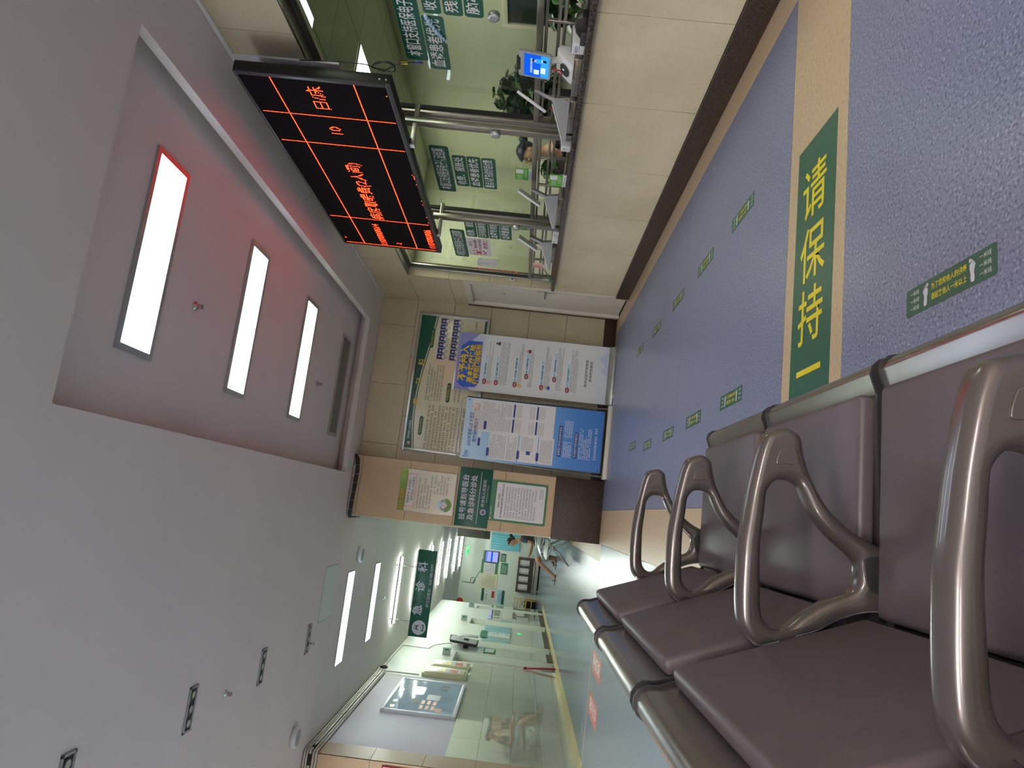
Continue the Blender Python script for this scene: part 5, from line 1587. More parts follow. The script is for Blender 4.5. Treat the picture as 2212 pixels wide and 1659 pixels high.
# ================================================================== LEFT WALL OF THE CORRIDOR
F = face_l(-2.885, 11.28, 2.12)
t = thing('framed_chart', (-2.9, 11.28, 1.59), 'white framed pale blue medical chart on the left corridor wall', 'poster')
w_, h_ = 1.86, 1.06
fr = MB()
for (x, y, a, b) in ((0, h_ / 2 - 0.025, w_, 0.05), (0, -h_ / 2 + 0.025, w_, 0.05), (-w_ / 2 + 0.025, 0, 0.05, h_ - 0.1), (w_ / 2 - 0.025, 0, 0.05, h_ - 0.1)):
    F.slab(fr, x, y, a, b, -0.042, 0.008)
obj('frame', fr, M['white'], t, bevel=0.003)
sh = obj('sheet', F.slab(MB(), 0, 0, w_ - 0.1, h_ - 0.1, -0.042, 0.0), mat('pale_blue_chart', S(164, 184, 200), 0.06, var=0.04, scale=2), t)
gm = MB()
for (x, y, a, b, r_) in ((-0.62, 0.26, 0.3, 0.14, 6), (-0.15, 0.26, 0.4, 0.14, 6), (0.45, 0.28, 0.4, 0.12, 5), (0.3, -0.05, 0.3, 0.1, 5), (-0.1, -0.32, 0.36, 0.22, 8), (0.62, -0.08, 0.2, 0.26, 8), (-0.62, -0.34, 0.24, 0.18, 6)):
    glyphs(gm, F, x, y, a, b, r_, 0.0012, 0.55, True, Rp)
obj('body_print', gm, M['gtext'], sh)
om = MB()
for k in range(6):
    F.slab(om, -0.62 + 0.26 * (k // 3), 0.0 - 0.085 * (k % 3), 0.21, 0.05, 0.001, 0.0015, 0.01)
om.disc(F.p(-0.68, -0.26, 0.0012), 0.10, F.u, F.w, 22, 0.055)
obj('orange_print', om, M['orange'], sh)
om = MB(); 
for x in (-0.72, -0.45, 0.2): F.slab(om, x, 0.40, 0.12, 0.06, 0.001, 0.0015, 0.01)
obj('olive_print', om, M['gold'], sh)
om = MB()
for x, y in ((0.45, -0.22), (0.66, -0.24), (-0.3, 0.12), (-0.42, 0.12)): F.slab(om, x, y, 0.13, 0.12, 0.001, 0.0015)
obj('photo_print', om, M['greyd'], sh)
om = MB(); F.slab(om, 0.25, 0.13, 0.5, 0.16, 0.0009, 0.0012, 0.07); F.slab(om, -0.06, -0.12, 0.3, 0.2, 0.0009, 0.0012, 0.01)
obj('pale_print', om, M['paperg'], sh)
for k, (y0, y1, z0, z1, d) in enumerate(((12.62, 13.18, 1.625, 2.385, 0.07), (13.31, 13.79, 1.62, 2.315, 0.06))):
    t = thing('electrical_box', (-2.85, (y0 + y1) / 2, z0), 'cream electrical box with yellow warning labels, %s' % ('the larger one beside the framed chart', 'the smaller one beside the first doorway')[k], 'electrical box', 'electrical boxes')
    obj('case', MB().box(XL + 0.001, XL + d, y0, y1, z0, z1), M['cabinet'], t, bevel=0.006)
    dr = obj('box_door', MB().box(XL + d, XL + d + 0.012, y0 + 0.04, y1 - 0.04, z0 + 0.04, z1 - 0.04), M['cabinet'], t, bevel=0.004)
    F = face_l(XL + d + 0.013, (y0 + y1) / 2, (z0 + z1) / 2)
    lb = obj('label_sheet', F.slab(MB(), 0, 0, 0.30, 0.52, 0, 0.001), M['paperg'], dr)
    obj('label_triangle', MB().prism([(-0.12, 0.0), (0.12, 0.0), (0.0, 0.21)], F.p(0, 0.0, 0.001), F.u, F.w, F.n * 0.0006), M['yellow'], dr)
    obj('label_square', F.slab(MB(), 0, -0.15, 0.20, 0.14, 0.001, 0.0016), M['red'], dr)
    obj('label_bolt', MB().prism([(-0.01, 0.03), (0.012, 0.10), (0.006, 0.075), (0.02, 0.08), (0.0, 0.02), (0.004, 0.05)], F.p(0, 0.02, 0.0017), F.u, F.w, F.n * 0.0004), M['btext'], dr)
def plate(y, z, a, b, label, m='greenl', d=0.14):
    """projecting door plate, standing out from the wall so that it reads from the hall"""
    t = thing('door_plate', (XL, y, z), label, 'door plate', 'door plates of the corridor')
    obj('panel', MB().box(XL + 0.002, XL + d, y - 0.012, y + 0.012, z - b / 2, z + b / 2), M['grey'], t, bevel=0.002)
    F = face_b(XL + d / 2 + 0.01, y - 0.0125, z)
    obj('insert', F.slab(MB(), 0, 0, d * 0.6, b * 0.5, 0, 0.001), M[m], t)
    gm = MB(); glyphs(gm, F, 0, 0, d * 0.6, b * 0.5, 2, 0.0016, 0.7, False, Rp)
    obj('print', gm, M['wtext'], t)
plate(14.58, 2.16, 0.2, 0.16, 'projecting door plate above the first doorway of the corridor')
plate(16.1, 2.17, 0.2, 0.16, 'projecting door plate above the second doorway of the corridor')
plate(19.1, 2.17, 0.2, 0.16, 'projecting door plate above the third doorway of the corridor')
plate(21.8, 2.16, 0.2, 0.16, 'projecting door plate above the farthest doorway of the corridor')
F = face_l(XL + 0.012, 16.95, 1.88)
t = thing('wall_plaque', (XL, 16.95, 1.72), 'grey oblong plaque on the wall between the second and third doorways', 'plaque')
obj('panel', F.slab(MB(), 0, 0, 0.28, 0.42, -0.011, 0.0, 0.01), M['grey'], t, bevel=0.002)
gm = MB(); glyphs(gm, F, 0, 0, 0.15, 0.36, 4, 0.002, 0.8, False, Rp)
obj('print', gm, M['wtext'], t)
F = face_l(XL + 0.026, 17.45, 1.28)
t = thing('staff_board', (XL, 17.45, 0.86), 'narrow green headed staff list board below the plaque on the corridor wall', 'board')
obj('backing', F.slab(MB(), 0, 0, 0.5, 0.70, -0.012, 0), M['mint'], t)
obj('green_head', F.slab(MB(), -0.1, 0.27, 0.9, 0.17, 0, 0.001), M['greenl'], t)
for k in range(9):
    obj('name_card', F.slab(MB(), 0.02, 0.15 - 0.058 * k, 0.40, 0.042, 0.0, 0.002), M['paperg'], t)
F = face_l(XL + 0.026, 17.9, 0.71)
t = thing('exit_marker', (XL, 17.9, 0.63), 'small glowing green exit marker low on the corridor wall', 'exit sign')
obj('case', F.slab(MB(), 0, 0, 0.34, 0.15, -0.012, 0, 0.01), M['white'], t)
obj('green_light', F.slab(MB(), -0.01, 0, 0.22, 0.09, 0, 0.001, 0.02), M['exit_green'], t)
F = face_l(XL + 0.026, 15.40, 1.33)
t = thing('green_leaflet_board', (XL, 15.4, 1.2), 'small green and white leaflet board under the wall television', 'board')
obj('board', F.slab(MB(), 0, 0, 0.42, 0.26, -0.01, 0), M['greenl'], t)
obj('leaflet', F.slab(MB(), -0.09, 0, 0.13, 0.18, 0, 0.002).box(0, 0, 0, 0, 0, 0) if False else F.slab(F.slab(MB(), -0.09, 0, 0.13, 0.18, 0, 0.002), 0.09, 0, 0.13, 0.18, 0, 0.002), M['paperg'], t)
t = thing('wall_television', (-2.8, 15.4, 1.60), 'black television on a bracket on the left corridor wall, seen edge-on', 'television')
obj('bracket', MB().box(XL + 0.001, -2.74, 15.5, 15.58, 1.80, 1.90), M['black'], t)
tv = obj('case', MB().obox((-2.785, 15.20, 1.60), (-0.02, 0.66, 0.0), (-0.05, 0, 0), (0.05, 0.0, 0.57)), M['black'], t, bevel=0.004)
obj('screen', MB().obox((-2.782, 15.22, 1.625), (-0.02, 0.62, 0.0), (-0.002, 0, 0), (0.046, 0.0, 0.52)), M['grey'], tv)
obj('cable', MB().tube([(-2.87, 15.55, 2.15), (-2.90, 15.5, 2.35), (-2.91, 15.3, 2.5), (-2.92, 15.0, 2.56)], 0.006, 6), M['black'], t, smooth=True)
t = thing('red_pole', (-2.86, 14.06, 0), 'short dark red wooden pole leaning against the wall by the first doorway', 'pole')
obj('shaft', MB().tube([(-2.84, 14.05, 0.012), (-2.895, 14.12, 0.57)], 0.02, 10), M['redp'], t, smooth=True)
obj('grip', MB().tube([(-2.895, 14.12, 0.57), (-2.90, 14.126, 0.62)], 0.024, 10), M['redp'], t, smooth=True)

# pipes in the corner between wall and ceiling
pipes = [(0.020, 3.130, 0.013, 'uppermost'), (0.022, 3.100, 0.012, 'second'), (0.024, 3.068, 0.016, 'thicker middle'), (0.020, 3.030, 0.012, 'fourth'), (0.020, 2.998, 0.011, 'lowest')]
for k, (off, z, r_, nm) in enumerate(pipes):
    end = 12.75 if k < 4 else 12.55
    t = thing('wall_conduit', (XL + off, 10.5, z), 'pale conduit pipe along the top of the left wall, %s of the five' % nm, 'conduit', 'conduits along the left wall top')
    x = XL + off + 0.012
    y_c = 8.50 - off - 0.012
    pts = [(HALL_L + 0.1, y_c, z), (-3.10, y_c, z), (-2.96, y_c, z), (x - 0.012, y_c + 0.004, z), (x, y_c + 0.02, z), (x, 8.9, z), (x, end, z)]
    if k == 4:
        pts += [(x, 12.58, 2.96), (x, 12.58, 2.42)]
    obj('pipe', MB().tube(pts, r_, 8), M['offwhite'], t, smooth=True)
    for y in (8.8, 9.9, 11.0, 12.1):
        obj('clip', MB().box(XL, x + r_ + 0.001, y - 0.012, y + 0.012, z - r_ - 0.002, z + r_ + 0.002), M['offwhite'], t)
    if k == 2:
        obj('black_sleeve', MB().tube([(x - 0.15, y_c, z), (x - 0.03, y_c, z)], r_ + 0.004, 8).tube([(x, 8.55, z), (x, 8.72, z)], r_ + 0.004, 8), M['black'], t, smooth=True)
t = thing('cable_coil', (-2.87, 12.72, 3.02), 'small ring of black cable where the wall pipes end', 'cable')
cp = [(-2.87, 12.72 + 0.055 * math.cos(a * 0.42), 3.06 + 0.055 * math.sin(a * 0.42)) for a in range(16)]
obj('ring', MB().tube(cp, 0.016, 8), M['black'], t, smooth=True)
t = thing('wall_cable', (-2.91, 13.9, 3.1), 'thin pale cable duct running along the corridor wall top beyond the ring', 'cable')
obj('duct', MB().box(XL, XL + 0.014, 12.8, 15.0, 3.10, 3.125).box(XL, XL + 0.014, 15.0, 15.025, 2.56, 3.125), M['offwhite'], t)

# framed notice on the hall end wall (only its corner shows)
F = face_b(-3.24, 8.488, 1.98)
t = thing('end_wall_notice', (-3.24, 8.49, 1.72), 'pink framed notice on the tan end wall at the picture edge', 'notice')
obj('frame', F.slab(MB(), 0, 0, 0.56, 0.53, -0.011, 0.0), M['redp'], t, bevel=0.002)
obj('sheet', F.slab(MB(), 0, 0, 0.53, 0.50, 0, 0.001), M['paper'], t)

# ================================================================== FAR LOBBY WALL
YF = 28.99
t = thing('low_cabinet', (-2.41, 28.8, 0), 'low dark brown framed cabinet with four pale panes against the far end wall', 'cabinet')
x0, x1 = -3.08, -1.74
fr = MB()
fr.box(x0, x1, 28.70, 28.75, 0.36, 0.42).box(x0, x1, 28.70, 28.75, 0.81, 0.87)
for k in range(5):
    x = x0 + (x1 - x0 - 0.09) * k / 4
    fr.box(x, x + 0.09, 28.70, 28.75, 0.42, 0.81)
obj('frame', fr, M['brown'], t)
obj('carcass', MB().box(x0, x1, 28.76, 28.98, 0.30, 0.87), M['brown'], t)
for k in range(4):
    x = x0 + 0.09 + (x1 - x0 - 0.09) * k / 4
    pn = obj('pane', MB().box(x, x + 0.245, 28.735, 28.755, 0.42, 0.81), M['paper'], t)
    obj('pane_bar', MB().box(x + 0.03, x + 0.045, 28.728, 28.735, 0.42, 0.81), M['brown'], pn)
obj('plinth', MB().box(x0, x1, 28.74, 28.98, 0.0, 0.30), M['greyd'], t)
t = thing('steel_bench', (-2.4, 28.5, 0), 'low grey steel bench in front of the brown cabinet', 'bench')
obj('seat', MB().box(-3.05, -1.74, 28.35, 28.68, 0.20, 0.24), M['steel'], t, bevel=0.004)
obj('apron', MB().box(-3.03, -1.76, 28.37, 28.39, 0.05, 0.18), M['steel'], t)
for x in (-2.98, -1.86):
    for y in (28.40, 28.62):
        obj('leg', MB().box(x, x + 0.05, y, y + 0.05, 0, 0.2), M['steel'], t)
def wall_poster(nm, x0, x1, z0, z1, m, label, cat='poster', head=None, foot_=None, rows=10, pm='gtext', fill=0.5, y=YF):
    F = face_b((x0 + x1) / 2, y - 0.012, (z0 + z1) / 2)
    t = thing(nm, ((x0 + x1) / 2, y, z0), label, cat)
    w, h = x1 - x0, z1 - z0
    sh = obj('sheet', F.slab(MB(), 0, 0, w, h, -0.010, 0), M[m], t)
    if head:
        obj('head_band', F.slab(MB(), 0, h / 2 - 0.05, w, 0.10, 0, 0.002), M[head], t)
    if foot_:
        obj('foot_band', F.slab(MB(), 0, -h / 2 + 0.05, w, 0.10, 0, 0.002), M[foot_], t)
    if rows:
        gm = MB(); glyphs(gm, F, 0, 0, w * 0.8, h * (0.62 if head else 0.75), rows, 0.003, fill, True, Rp)
        obj('body_print', gm, M[pm], t)
    return t, F
wall_poster('wall_poster', -2.53, -2.0, 1.67, 2.34, 'paperg', 'white poster with green head and foot beside the lilac screen, far end wall', 'poster', 'greenl', 'greenl', 8)
wall_poster('wall_poster', -3.10, -2.52, 1.63, 2.35, 'ivory', 'cream poster left of the green ended one on the far end wall', 'poster', None, None, 12)
wall_poster('wall_sign', -2.01, -1.69, 1.385, 1.59, 'green', 'small dark green sign under the lilac screen on the far end wall', 'sign', None, None, 2, 'wtext', 0.7)
wall_poster('wall_sign', -2.50, -2.05, 1.27, 1.55, 'greenl', 'brighter green sign left of the small dark one on the far end wall', 'sign', None, None, 3, 'wtext', 0.7)
wall_poster('wall_notice', -3.60, -3.12, 1.895, 2.21, 'mint', 'topmost of three pale notices left of the cream poster', 'notice', 'green', None, 2, 'btext', 0.5)
tt, F = wall_poster('wall_notice', -3.60, -3.12, 1.65, 1.84, 'paper', 'middle notice with a red block, left of the cream poster', 'notice', None, None, 0)
obj('red_block', F.slab(MB(), 0.04, 0, 0.26, 0.11, 0, 0.002), M['rtext'], tt)
wall_poster('wall_notice', -3.66, -3.12, 1.29, 1.57, 'bluel', 'lowest pale blue notice of the three left of the cream poster', 'notice', None, 'green', 4, 'gtext', 0.5)
t = thing('wall_screen', (-1.86, YF, 1.67), 'lit lilac and blue information screen on the far end wall', 'screen')
F = face_b(-1.862, YF - 0.05, 1.957)
obj('backboard', F.slab(MB(), -0.02, 0.05, 0.48, 0.60, -0.045, -0.035), M['greenl'], t)
obj('case', F.slab(MB(), 0, 0, 0.45, 0.57, -0.035, 0.0, 0.02), M['black'], t)
sc_ = obj('screen', F.slab(MB(), 0, 0.0, 0.40, 0.49, 0, 0.001), M['lcd_lilac'], t)
obj('screen_band', F.slab(MB(), 0, 0.0, 0.40, 0.07, 0.001, 0.002), M['lcd_blue'], sc_)
obj('screen_band', F.slab(MB(), 0, 0.205, 0.40, 0.03, 0.001, 0.002), M['lcd_blue'], sc_)
# doorway with a pale blue curtain
t = struct(obj('door_8', MB().box(-1.62, -1.56, 28.95, 29.0, 0, 2.12).box(-0.50, -0.44, 28.95, 29.0, 0, 2.12).box(-1.56, -0.50, 28.95, 29.0, 2.06, 2.12), M['white']))
obj('door_panel', MB().box(-1.56, -0.50, 28.97, 29.0, 0, 2.06), M['mint'], t)
cu_ = MB()
n = 60
for i in range(n + 1):
    x = -1.55 + 1.04 * i / n
    y = 28.90 + 0.025 * math.sin(i * 1.1) + 0.01 * math.sin(i * 0.37)
    for z in (2.05, 1.5, 0.88):
        cu_.v.append((x, y + (0.006 * math.sin(i * 0.7) if z < 2 else 0), z))
for i in range(n):
    for j in range(2):
        a = i * 3 + j
        cu_.f.append((a, a + 1, a + 4, a + 3))
tag(obj('curtain', cu_, M['curtain'], smooth=True), 'pale blue curtain hanging in the doorway of the far end wall', 'curtain')
t = thing('exit_sign', (-1.68, 28.0, 2.83), 'green glowing exit sign hung from the ceiling before the far end wall', 'exit sign')
F = face_b(-1.66, 28.0, 2.90)
obj('case', F.slab(MB(), 0, 0, 0.40, 0.14, -0.03, 0.0), M['greenl'], t)
F2 = face_b(-1.60, 28.0, 2.90)
obj('running_figure', F.slab(F.slab(MB(), 0.0, 0.0, 0.06, 0.09, 0.001, 0.002, 0.02), -0.07, 0.0, 0.05, 0.08, 0.001, 0.002, 0.015), M['exit_green'], t)
obj('arrow', MB().prism([(-0.17, 0.0), (-0.13, 0.035), (-0.13, -0.035)], F.p(0, 0, 0.001), F.u, F.w, F.n * 0.001), M['exit_green'], t)
for x in (-1.82, -1.50):
    obj('hanger', MB().cyl((x, 28.02, 2.97), (x, 28.02, CZ), 0.008, 6), M['greyd'], t)
t = thing('alarm_bell', (-3.70, 28.98, 3.0), 'round red alarm bell high in the far corner', 'bell')
obj('gong', MB().lathe([(0.05, 0), (0.11, -0.02), (0.12, -0.05), (0.07, -0.09), (0.02, -0.10)], (-3.70, 28.99, 3.03), 22, 'Y'), M['red'], t, smooth=True)
obj('pull_box', MB().box(-3.80, -3.76, 28.94, 28.99, 2.60, 2.86), M['redp'], t)
t = thing('hanging_cable', (-2.75, 28.97, 2.4), 'dark cable dangling in loops on the far end wall above the cream poster', 'cable')
pts = [(-2.95, 28.97, 3.05), (-2.96, 28.97, 2.75)]
for k in range(14):
    a = k * 0.55
    pts.append((-2.86 + 0.12 * math.cos(a + 2.2), 28.965, 2.62 + 0.09 * math.sin(a + 2.2)))
pts += [(-2.62, 28.97, 2.45), (-2.45, 28.97, 2.36)]
obj('cord', MB().tube(pts, 0.008, 6), M['black'], t, smooth=True)
t = thing('bamboo_chair', (-3.5, 28.3, 0), 'small yellow bamboo chair standing by the far end of the left wall', 'chair')
for x in (-3.68, -3.30):
    obj('leg', MB().tube([(x, 28.10, 0), (x, 28.12, 0.42)], 0.016, 8), M['yellowwood'], t, smooth=True)
    obj('leg', MB().tube([(x, 28.48, 0), (x, 28.46, 0.42), (x, 28.50, 0.90)], 0.016, 8), M['yellowwood'], t, smooth=True)
for z in (0.62, 0.74, 0.86):
    obj('back_rail', MB().tube([(-3.68, 28.48, z), (-3.30, 28.48, z)], 0.015, 8), M['yellowwood'], t, smooth=True)
for y, z in ((28.11, 0.2), (28.47, 0.2), (28.11, 0.40), (28.47, 0.40)):
    obj('stretcher', MB().tube([(-3.68, y, z), (-3.30, y, z)], 0.012, 8), M['yellowwood'], t, smooth=True)
obj('seat', MB().box(-3.69, -3.29, 28.09, 28.49, 0.41, 0.435), M['yellowwood'], t, bevel=0.004)
t = thing('black_bag', (-3.5, 28.75, 0), 'black bag on the floor behind the yellow bamboo chair', 'bag')
obj('body', MB().box(-3.66, -3.34, 28.62, 28.86, 0.0, 0.46), M['blackcloth'], t, bevel=0.04, seg=3)
obj('strap', MB().tube([(-3.60, 28.74, 0.45), (-3.57, 28.74, 0.55), (-3.43, 28.74, 0.55), (-3.40, 28.74, 0.45)], 0.012, 8), M['blackcloth'], t, smooth=True)

# television on the corridor right wall, seen from its side
t = thing('side_television', (-0.45, 14.4, 1.55), 'grey backed television on the right corridor wall, seen from behind beside the pillar', 'television')
obj('case', MB().obox((-0.33, 14.2, 1.56), (-0.27, 0.25, 0.0), (0.03, 0.035, 0), (0.0, 0.0, 0.66)), M['greyd'], t, bevel=0.01)
obj('back_bulge', MB().obox((-0.36, 14.215, 1.66), (-0.18, 0.165, 0.0), (-0.03, -0.035, 0), (0.0, 0.0, 0.44)), M['greyd'], t, bevel=0.015)
obj('cable', MB().tube([(-0.33, 14.18, 2.05), (-0.40, 14.22, 1.98), (-0.37, 14.2, 1.80), (-0.42, 14.25, 1.62)], 0.008, 6), M['black'], t, smooth=True)

# ================================================================== CORRIDOR BENCHES AND PEOPLE
def corridor_bench(y0, n, label):
    t = thing('corridor_bench', (-0.55, y0 + 0.27 * n, 0), label, 'bench', 'steel benches along the corridor')
    obj('beam', MB().box(-0.60, -0.54, y0, y0 + 0.54 * n, 0.33, 0.38), M['steel'], t)
    for k in range(n):
        ya, yb = y0 + 0.54 * k + 0.02, y0 + 0.54 * (k + 1) - 0.02
        obj('seat', MB().prism([(-0.82, 0.425), (-0.80, 0.44), (-0.42, 0.415), (-0.42, 0.40), (-0.80, 0.42)], (0, ya, 0), (1, 0, 0), ZU, (0, yb - ya, 0)), M['grey'], t, bevel=0.003)
        obj('backrest', MB().prism([(-0.43, 0.45), (-0.415, 0.45), (-0.335, 0.82), (-0.35, 0.825)], (0, ya, 0), (1, 0, 0), ZU, (0, yb - ya, 0)), M['grey'], t, bevel=0.003)
    for k in range(n + 1):
        y = y0 + 0.54 * k
        obj('arm_frame', MB().tube([(-0.83, y, 0.43), (-0.76, y, 0.52), (-0.62, y, 0.565), (-0.42, y, 0.58), (-0.40, y, 0.50)], 0.014, 8).tube([(-0.78, y, 0.42), (-0.58, y, 0.37), (-0.42, y, 0.42)], 0.016, 8), M['alu'], t, smooth=True)
    for y in (y0 + 0.05, y0 + 0.54 * n - 0.05):
        obj('leg', MB().tube([(-0.57, y, 0.34), (-0.66, y, 0.20), (-0.86, y, 0.015)], [0.022, 0.02, 0.014], 8).tube([(-0.57, y, 0.34), (-0.50, y, 0.20), (-0.38, y, 0.015)], [0.022, 0.02, 0.014], 8), M['alu'], t, smooth=True)
    return t
corridor_bench(17.13, 3, 'steel bench in the corridor on which the man in charcoal sits')
corridor_bench(13.2, 3, 'steel bench along the corridor right wall, the nearer one')

def skin_obj(name, nodes, edges, root, m, parent, off, sub=2):
    names = list(nodes)
    idx = {k: i for i, k in enumerate(names)}
    P = wloc(parent)
    me = bpy.data.meshes.new(name)
    me.from_pydata([tuple(Vector(off(nodes[k][0])) - P) for k in names], [(idx[a], idx[b]) for a, b in edges], [])
    o = bpy.data.objects.new(name, me)
    COL.objects.link(o)
    o.parent = parent
    md = o.modifiers.new('skin', 'SKIN')
    md.use_smooth_shade = True
    md.branch_smoothing = 0.3
    sv = me.skin_vertices[0].data
    for k in names:
        r = nodes[k][1]
        rr = r if isinstance(r, tuple) else (r, r)
        sv[idx[k]].radius = rr
        sv[idx[k]].use_root = (k == root)
    s_ = o.modifiers.new('sub', 'SUBSURF')
    s_.levels = sub
    s_.render_levels = sub
    me.materials.append(m)
    return o

def person(label, loc, seat_dz, mats, pose='man', woman=False, legs=True, long_sleeves=False):
    """seated figure facing -X; local: f forward, l to its left, z up"""
    X0, Y0 = loc
    off = lambda p: Vector((X0 - p[0], Y0 - p[1], p[2] + seat_dz))
    t = thing('person', (X0, Y0, 0), label, 'person')
    sk, top, bot, hr, shoe = mats
    sh = 0.9 if woman else 1.0
    N = {}
    N['pelvis'] = ((0.0, 0, 0.53), 0.115)
    N['belly'] = ((0.02, 0, 0.66), 0.108)
    N['chest'] = ((0.05, 0, 0.84), (0.125 * sh, 0.105))
    N['collar'] = ((0.085, 0, 0.96), 0.075)
    N['neck'] = ((0.11, 0, 1.02), 0.050)
    N['jaw'] = ((0.160, 0, 1.095), 0.066)
    N['skull'] = ((0.155, 0, 1.175), 0.086)
    N['crown'] = ((0.140, 0, 1.215), 0.070)
    E = [('pelvis', 'belly'), ('belly', 'chest'), ('chest', 'collar'), ('collar', 'neck'), ('neck', 'jaw'), ('jaw', 'skull'), ('skull', 'crown')]
    arms = {1: [(0.06, 0.175 * sh, 0.905), (0.11, 0.225 * sh, 0.67), (0.36, 0.10, 0.70), (0.41, 0.075, 0.712)], -1: [(0.06, -0.175 * sh, 0.905), (0.12, -0.225 * sh, 0.66), (0.37, -0.10, 0.685), (0.42, -0.075, 0.70)]}
    leg = {1: [(0.03, 0.085, 0.50), (0.53, 0.11, 0.50), (0.80, 0.10, 0.10), (0.84, 0.10, 0.045), (1.00, 0.10, 0.025)], -1: [(0.03, -0.085, 0.50), (0.47, -0.13, 0.51), (0.46, -0.13, 0.11), (0.49, -0.13, 0.045), (0.66, -0.14, 0.025)]}
    if pose == 'plain':
        leg[1] = [(0.03, 0.085, 0.50), (0.44, 0.11, 0.50), (0.45, 0.11, 0.11), (0.47, 0.11, 0.045), (0.63, 0.11, 0.025)]
    for s_ in (1, -1):
        q = 'L' if s_ > 0 else 'R'
        a = arms[s_]
        for k, (nm, r) in enumerate((('sho', 0.058 * sh), ('elb', 0.040), ('wri', 0.027), ('palm', (0.036, 0.018)))):
            N[q + nm] = (a[k], r)
        E += [('collar', q + 'sho'), (q + 'sho', q + 'elb'), (q + 'elb', q + 'wri'), (q + 'wri', q + 'palm')]
        px, py, pz = a[3]
        for fi in range(4):
            dy = (fi - 1.5) * 0.019
            L_ = (0.040, 0.046, 0.043, 0.034)[fi]
            N[q + 'f%da' % fi] = ((px + 0.035, py + dy, pz + 0.002), 0.0085)
            N[q + 'f%db' % fi] = ((px + 0.035 + L_ * 0.75, py + dy * 1.05 - s_ * 0.006, pz - 0.014), 0.0075)
            E += [(q + 'palm', q + 'f%da' % fi), (q + 'f%da' % fi, q + 'f%db' % fi)]
        N[q + 'tha'] = ((px + 0.012, py - s_ * 0.036, pz + 0.012), 0.0095)
        N[q + 'thb'] = ((px + 0.042, py - s_ * 0.040, pz + 0.016), 0.0085)
        E += [(q + 'palm', q + 'tha'), (q + 'tha', q + 'thb')]
        if legs:
            g_ = leg[s_]
            for k, (nm, r) in enumerate((('hip', 0.088), ('kne', 0.058), ('ank', 0.036), ('hee', 0.036), ('toe', 0.030))):
                N[q + nm] = (g_[k], r)
            E += [('pelvis', q + 'hip'), (q + 'hip', q + 'kne'), (q + 'kne', q + 'ank'), (q + 'ank', q + 'hee'), (q + 'hee', q + 'toe')]
    body = skin_obj('body', N, E, 'pelvis', sk, t, off)
    # clothing shells
    up = lambda k, d: (N[k][0], tuple(x + d for x in N[k][1]) if isinstance(N[k][1], tuple) else N[k][1] + d)
    T = {k: up(k, 0.014) for k in ('pelvis', 'belly', 'chest', 'Lsho', 'Rsho')}
    T['collar'] = ((0.082, 0, 0.955), 0.078)
    TE = [('pelvis', 'belly'), ('belly', 'chest'), ('chest', 'collar')]
    for q in 'LR':
        a, b = Vector(N[q + 'sho'][0]), Vector(N[q + 'elb'][0])
        T[q + 'slv'] = (tuple(a.lerp(b, 0.62)), 0.060 * sh)
        TE += [('collar', q + 'sho'), (q + 'sho', q + 'slv')]
        if long_sleeves:
            T[q + 'slv'] = (tuple(b), 0.052)
            T[q + 'cuf'] = (tuple(b.lerp(Vector(N[q + 'wri'][0]), 0.85)), 0.042)
            TE += [(q + 'slv', q + 'cuf')]
    skin_obj('shirt', T, TE, 'pelvis', top, t, off)
    if legs:
        B = {'pelvis': (N['pelvis'][0], 0.130)}
        BE = []
        for q in 'LR':
            a, b = Vector(N[q + 'hip'][0]), Vector(N[q + 'kne'][0])
            B[q + 'hip'] = (N[q + 'hip'][0], 0.102)
            if pose == 'man':
                B[q + 'end'] = (tuple(a.lerp(b, 0.86)), 0.082)
                BE += [('pelvis', q + 'hip'), (q + 'hip', q + 'end')]
            else:
                B[q + 'kne'] = (N[q + 'kne'][0], 0.072)
                B[q + 'end'] = (tuple(Vector(N[q + 'kne'][0]).lerp(Vector(N[q + 'ank'][0]), 0.85)), 0.058)
                BE += [('pelvis', q + 'hip'), (q + 'hip', q + 'kne'), (q + 'kne', q + 'end')]
        skin_obj('shorts' if pose == 'man' else 'trousers', B, BE, 'pelvis', bot, t, off)
        for q in 'LR':
            a, b = off(N[q + 'hee'][0]), off(N[q + 'toe'][0])
            sm = MB().obox((b.x - 0.035, min(a.y, b.y) - 0.045, 0.0), (a.x - b.x + 0.07, 0, 0), (0, 0.09, 0), (0, 0, 0.014))
            sl_ = obj('slipper', sm, shoe, t, bevel=0.006)
            mx_ = a.lerp(b, 0.6)
            obj('strap', MB().tube([(mx_.x, mx_.y - 0.045, 0.01), (mx_.x, mx_.y - 0.030, 0.062), (mx_.x, mx_.y + 0.030, 0.062), (mx_.x, mx_.y + 0.045, 0.01)], 0.010, 8), shoe, sl_, smooth=True)
    # head details
    def ball(c, r, sc_=(1, 1, 1), n=12):
        prof_ = [(max(1e-4, r * math.sin(math.pi * k / 8)), -r * math.cos(math.pi * k / 8)) for k in range(9)]
        mb_ = MB().lathe(prof_, (0, 0, 0), n)
        mb_.v = [tuple(off(c) + Vector((v[0] * sc_[0], v[1] * sc_[1], v[2] * sc_[2]))) for v in mb_.v]
        return mb_
    hc = (0.140, 0, 1.195)
    hm = ball(hc, 0.100, (1.02, 0.90, 0.95), 18)
    hm.v = [v for v in hm.v]
    # cut the cap above a slanted hairline
    hair_v = []
    for v in hm.v:
        f = X0 - v[0]
        z = v[2] - seat_dz
        line = 1.22 if f > 0.17 else (1.195 if f > 0.12 else (1.15 if not woman else 1.04))
        if z < line:
            z = line
            k_ = 0.93
            v = (X0 - (0.140 + (f - 0.140) * k_), Y0 + (v[1] - Y0) * k_, z + seat_dz)
        hair_v.append(v)
    hm.v = hair_v
    obj('hair', hm, hr, t, smooth=True)
    if woman:
        obj('hair_bun', ball((0.02, 0, 1.235), 0.042), hr, t, smooth=True)
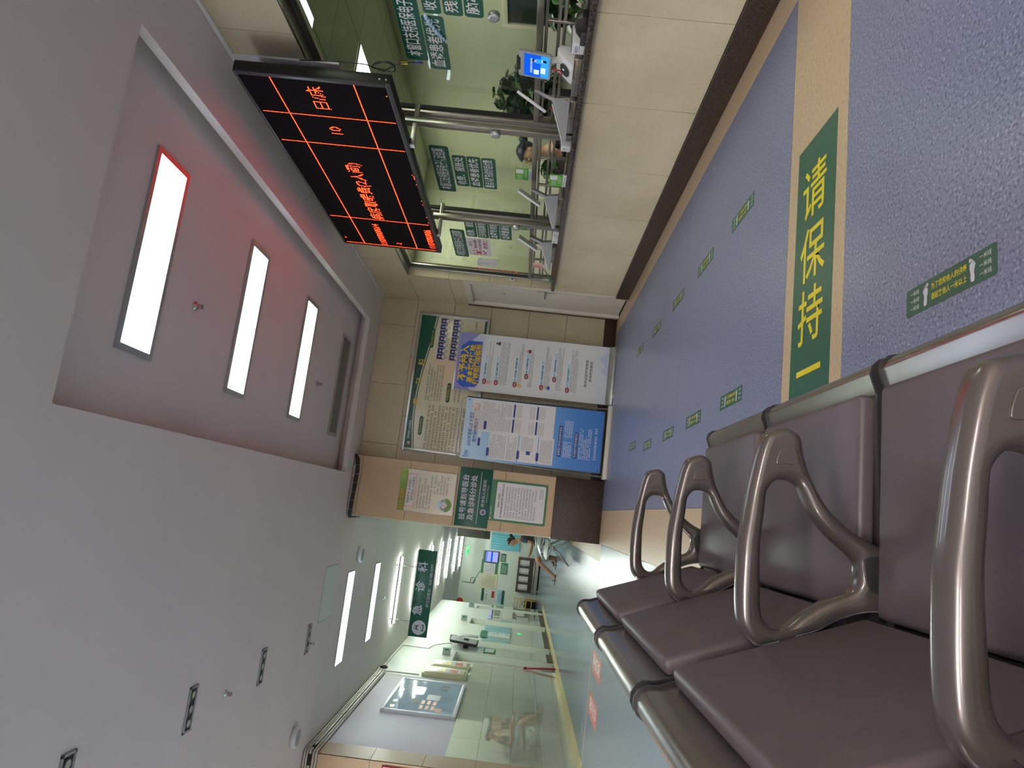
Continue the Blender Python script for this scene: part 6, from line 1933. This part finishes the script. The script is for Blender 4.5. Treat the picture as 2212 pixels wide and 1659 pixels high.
    obj('nose', ball((0.245, 0, 1.135), 0.014, (1.2, 0.8, 1.3)), sk, t, smooth=True)
    for s_ in (1, -1):
        ey = obj('eye', ball((0.226, 0.030 * s_, 1.158), 0.009), M['paper'], t, smooth=True)
        obj('pupil', ball((0.2325, 0.030 * s_, 1.156), 0.0045), M['black'], ey, smooth=True)
        obj('ear', ball((0.150, 0.082 * s_, 1.150), 0.024, (0.7, 0.35, 1.2)), sk, t, smooth=True)
        obj('eyebrow', MB().tube([off((0.232, 0.018 * s_, 1.178)), off((0.226, 0.045 * s_, 1.180))], 0.004, 6), hr, t)
    obj('mouth', ball((0.226, 0, 1.098), 0.013, (0.5, 1.5, 0.45)), M['redp'], t, smooth=True)
    return t
man = person('man in a charcoal shirt and grey shorts bent over a phone on the corridor bench', (-0.56, 17.40), -0.03, (M['skin'], M['shirtd'], M['shorts'], M['hair'], M['black']), 'man')
F = Face((-0.56, 17.23, 0.83), (-1, 0, 0), ZU)
obj('shirt_print', MB().box(-0.70, -0.62, 17.262, 17.264, 0.84, 0.91), M['whitecloth'], man)
t = thing('phone', (-1.0, 17.40, 0.69), 'dark phone held in the hands of the seated man', 'phone')
obj('body', MB().obox((-1.045, 17.365, 0.665), (0.06, 0, 0.035), (0, 0.07, 0), (-0.005, 0, 0.009)), M['black'], t, bevel=0.003)
obj('screen', MB().obox((-1.047, 17.369, 0.672), (0.055, 0, 0.032), (0, 0.062, 0), (-0.0006, 0, 0.001)), M['lcd_white'], t)
person('woman in a white top seated beyond the man, seen mainly in the wall tiles', (-0.56, 17.95), -0.06, (M['skin2'], M['whitecloth'], M['jeans'], M['hair'], M['black']), 'plain', True)
person('person in black seated last on the corridor bench, seen mainly in the wall tiles', (-0.56, 18.48), -0.06, (M['skin'], M['blackcloth'], M['jeans'], M['hair'], M['black']), 'plain')
person('clerk with dark tied hair and black clothes behind the middle window', (3.40, 5.92), 0.115, (M['skin2'], M['blackcloth'], M['blackcloth'], M['hair'], M['black']), 'plain', True, True, True)

# flat printed strokes and the like are too small to pick apart singly
for o in bpy.data.objects:
    nm = o.name.split('.')[0]
    if nm.endswith('print') or nm in ('navy_tabs', 'heading_strips', 'pale_facets', 'violet_facets', 'screen_desk', 'screen_hair', 'footprints', 'flower_icon', 'slot_line', 'emblem_drawing', 'emblem_face', 'emblem', 'stems', 'running_figure', 'leaflet', 'corner_tab', 'lettering', 'gap', 'gasket', 'wings', 'bolt'):
        if o.type == 'MESH' and o.parent is not None:
            o['kind'] = 'stuff'
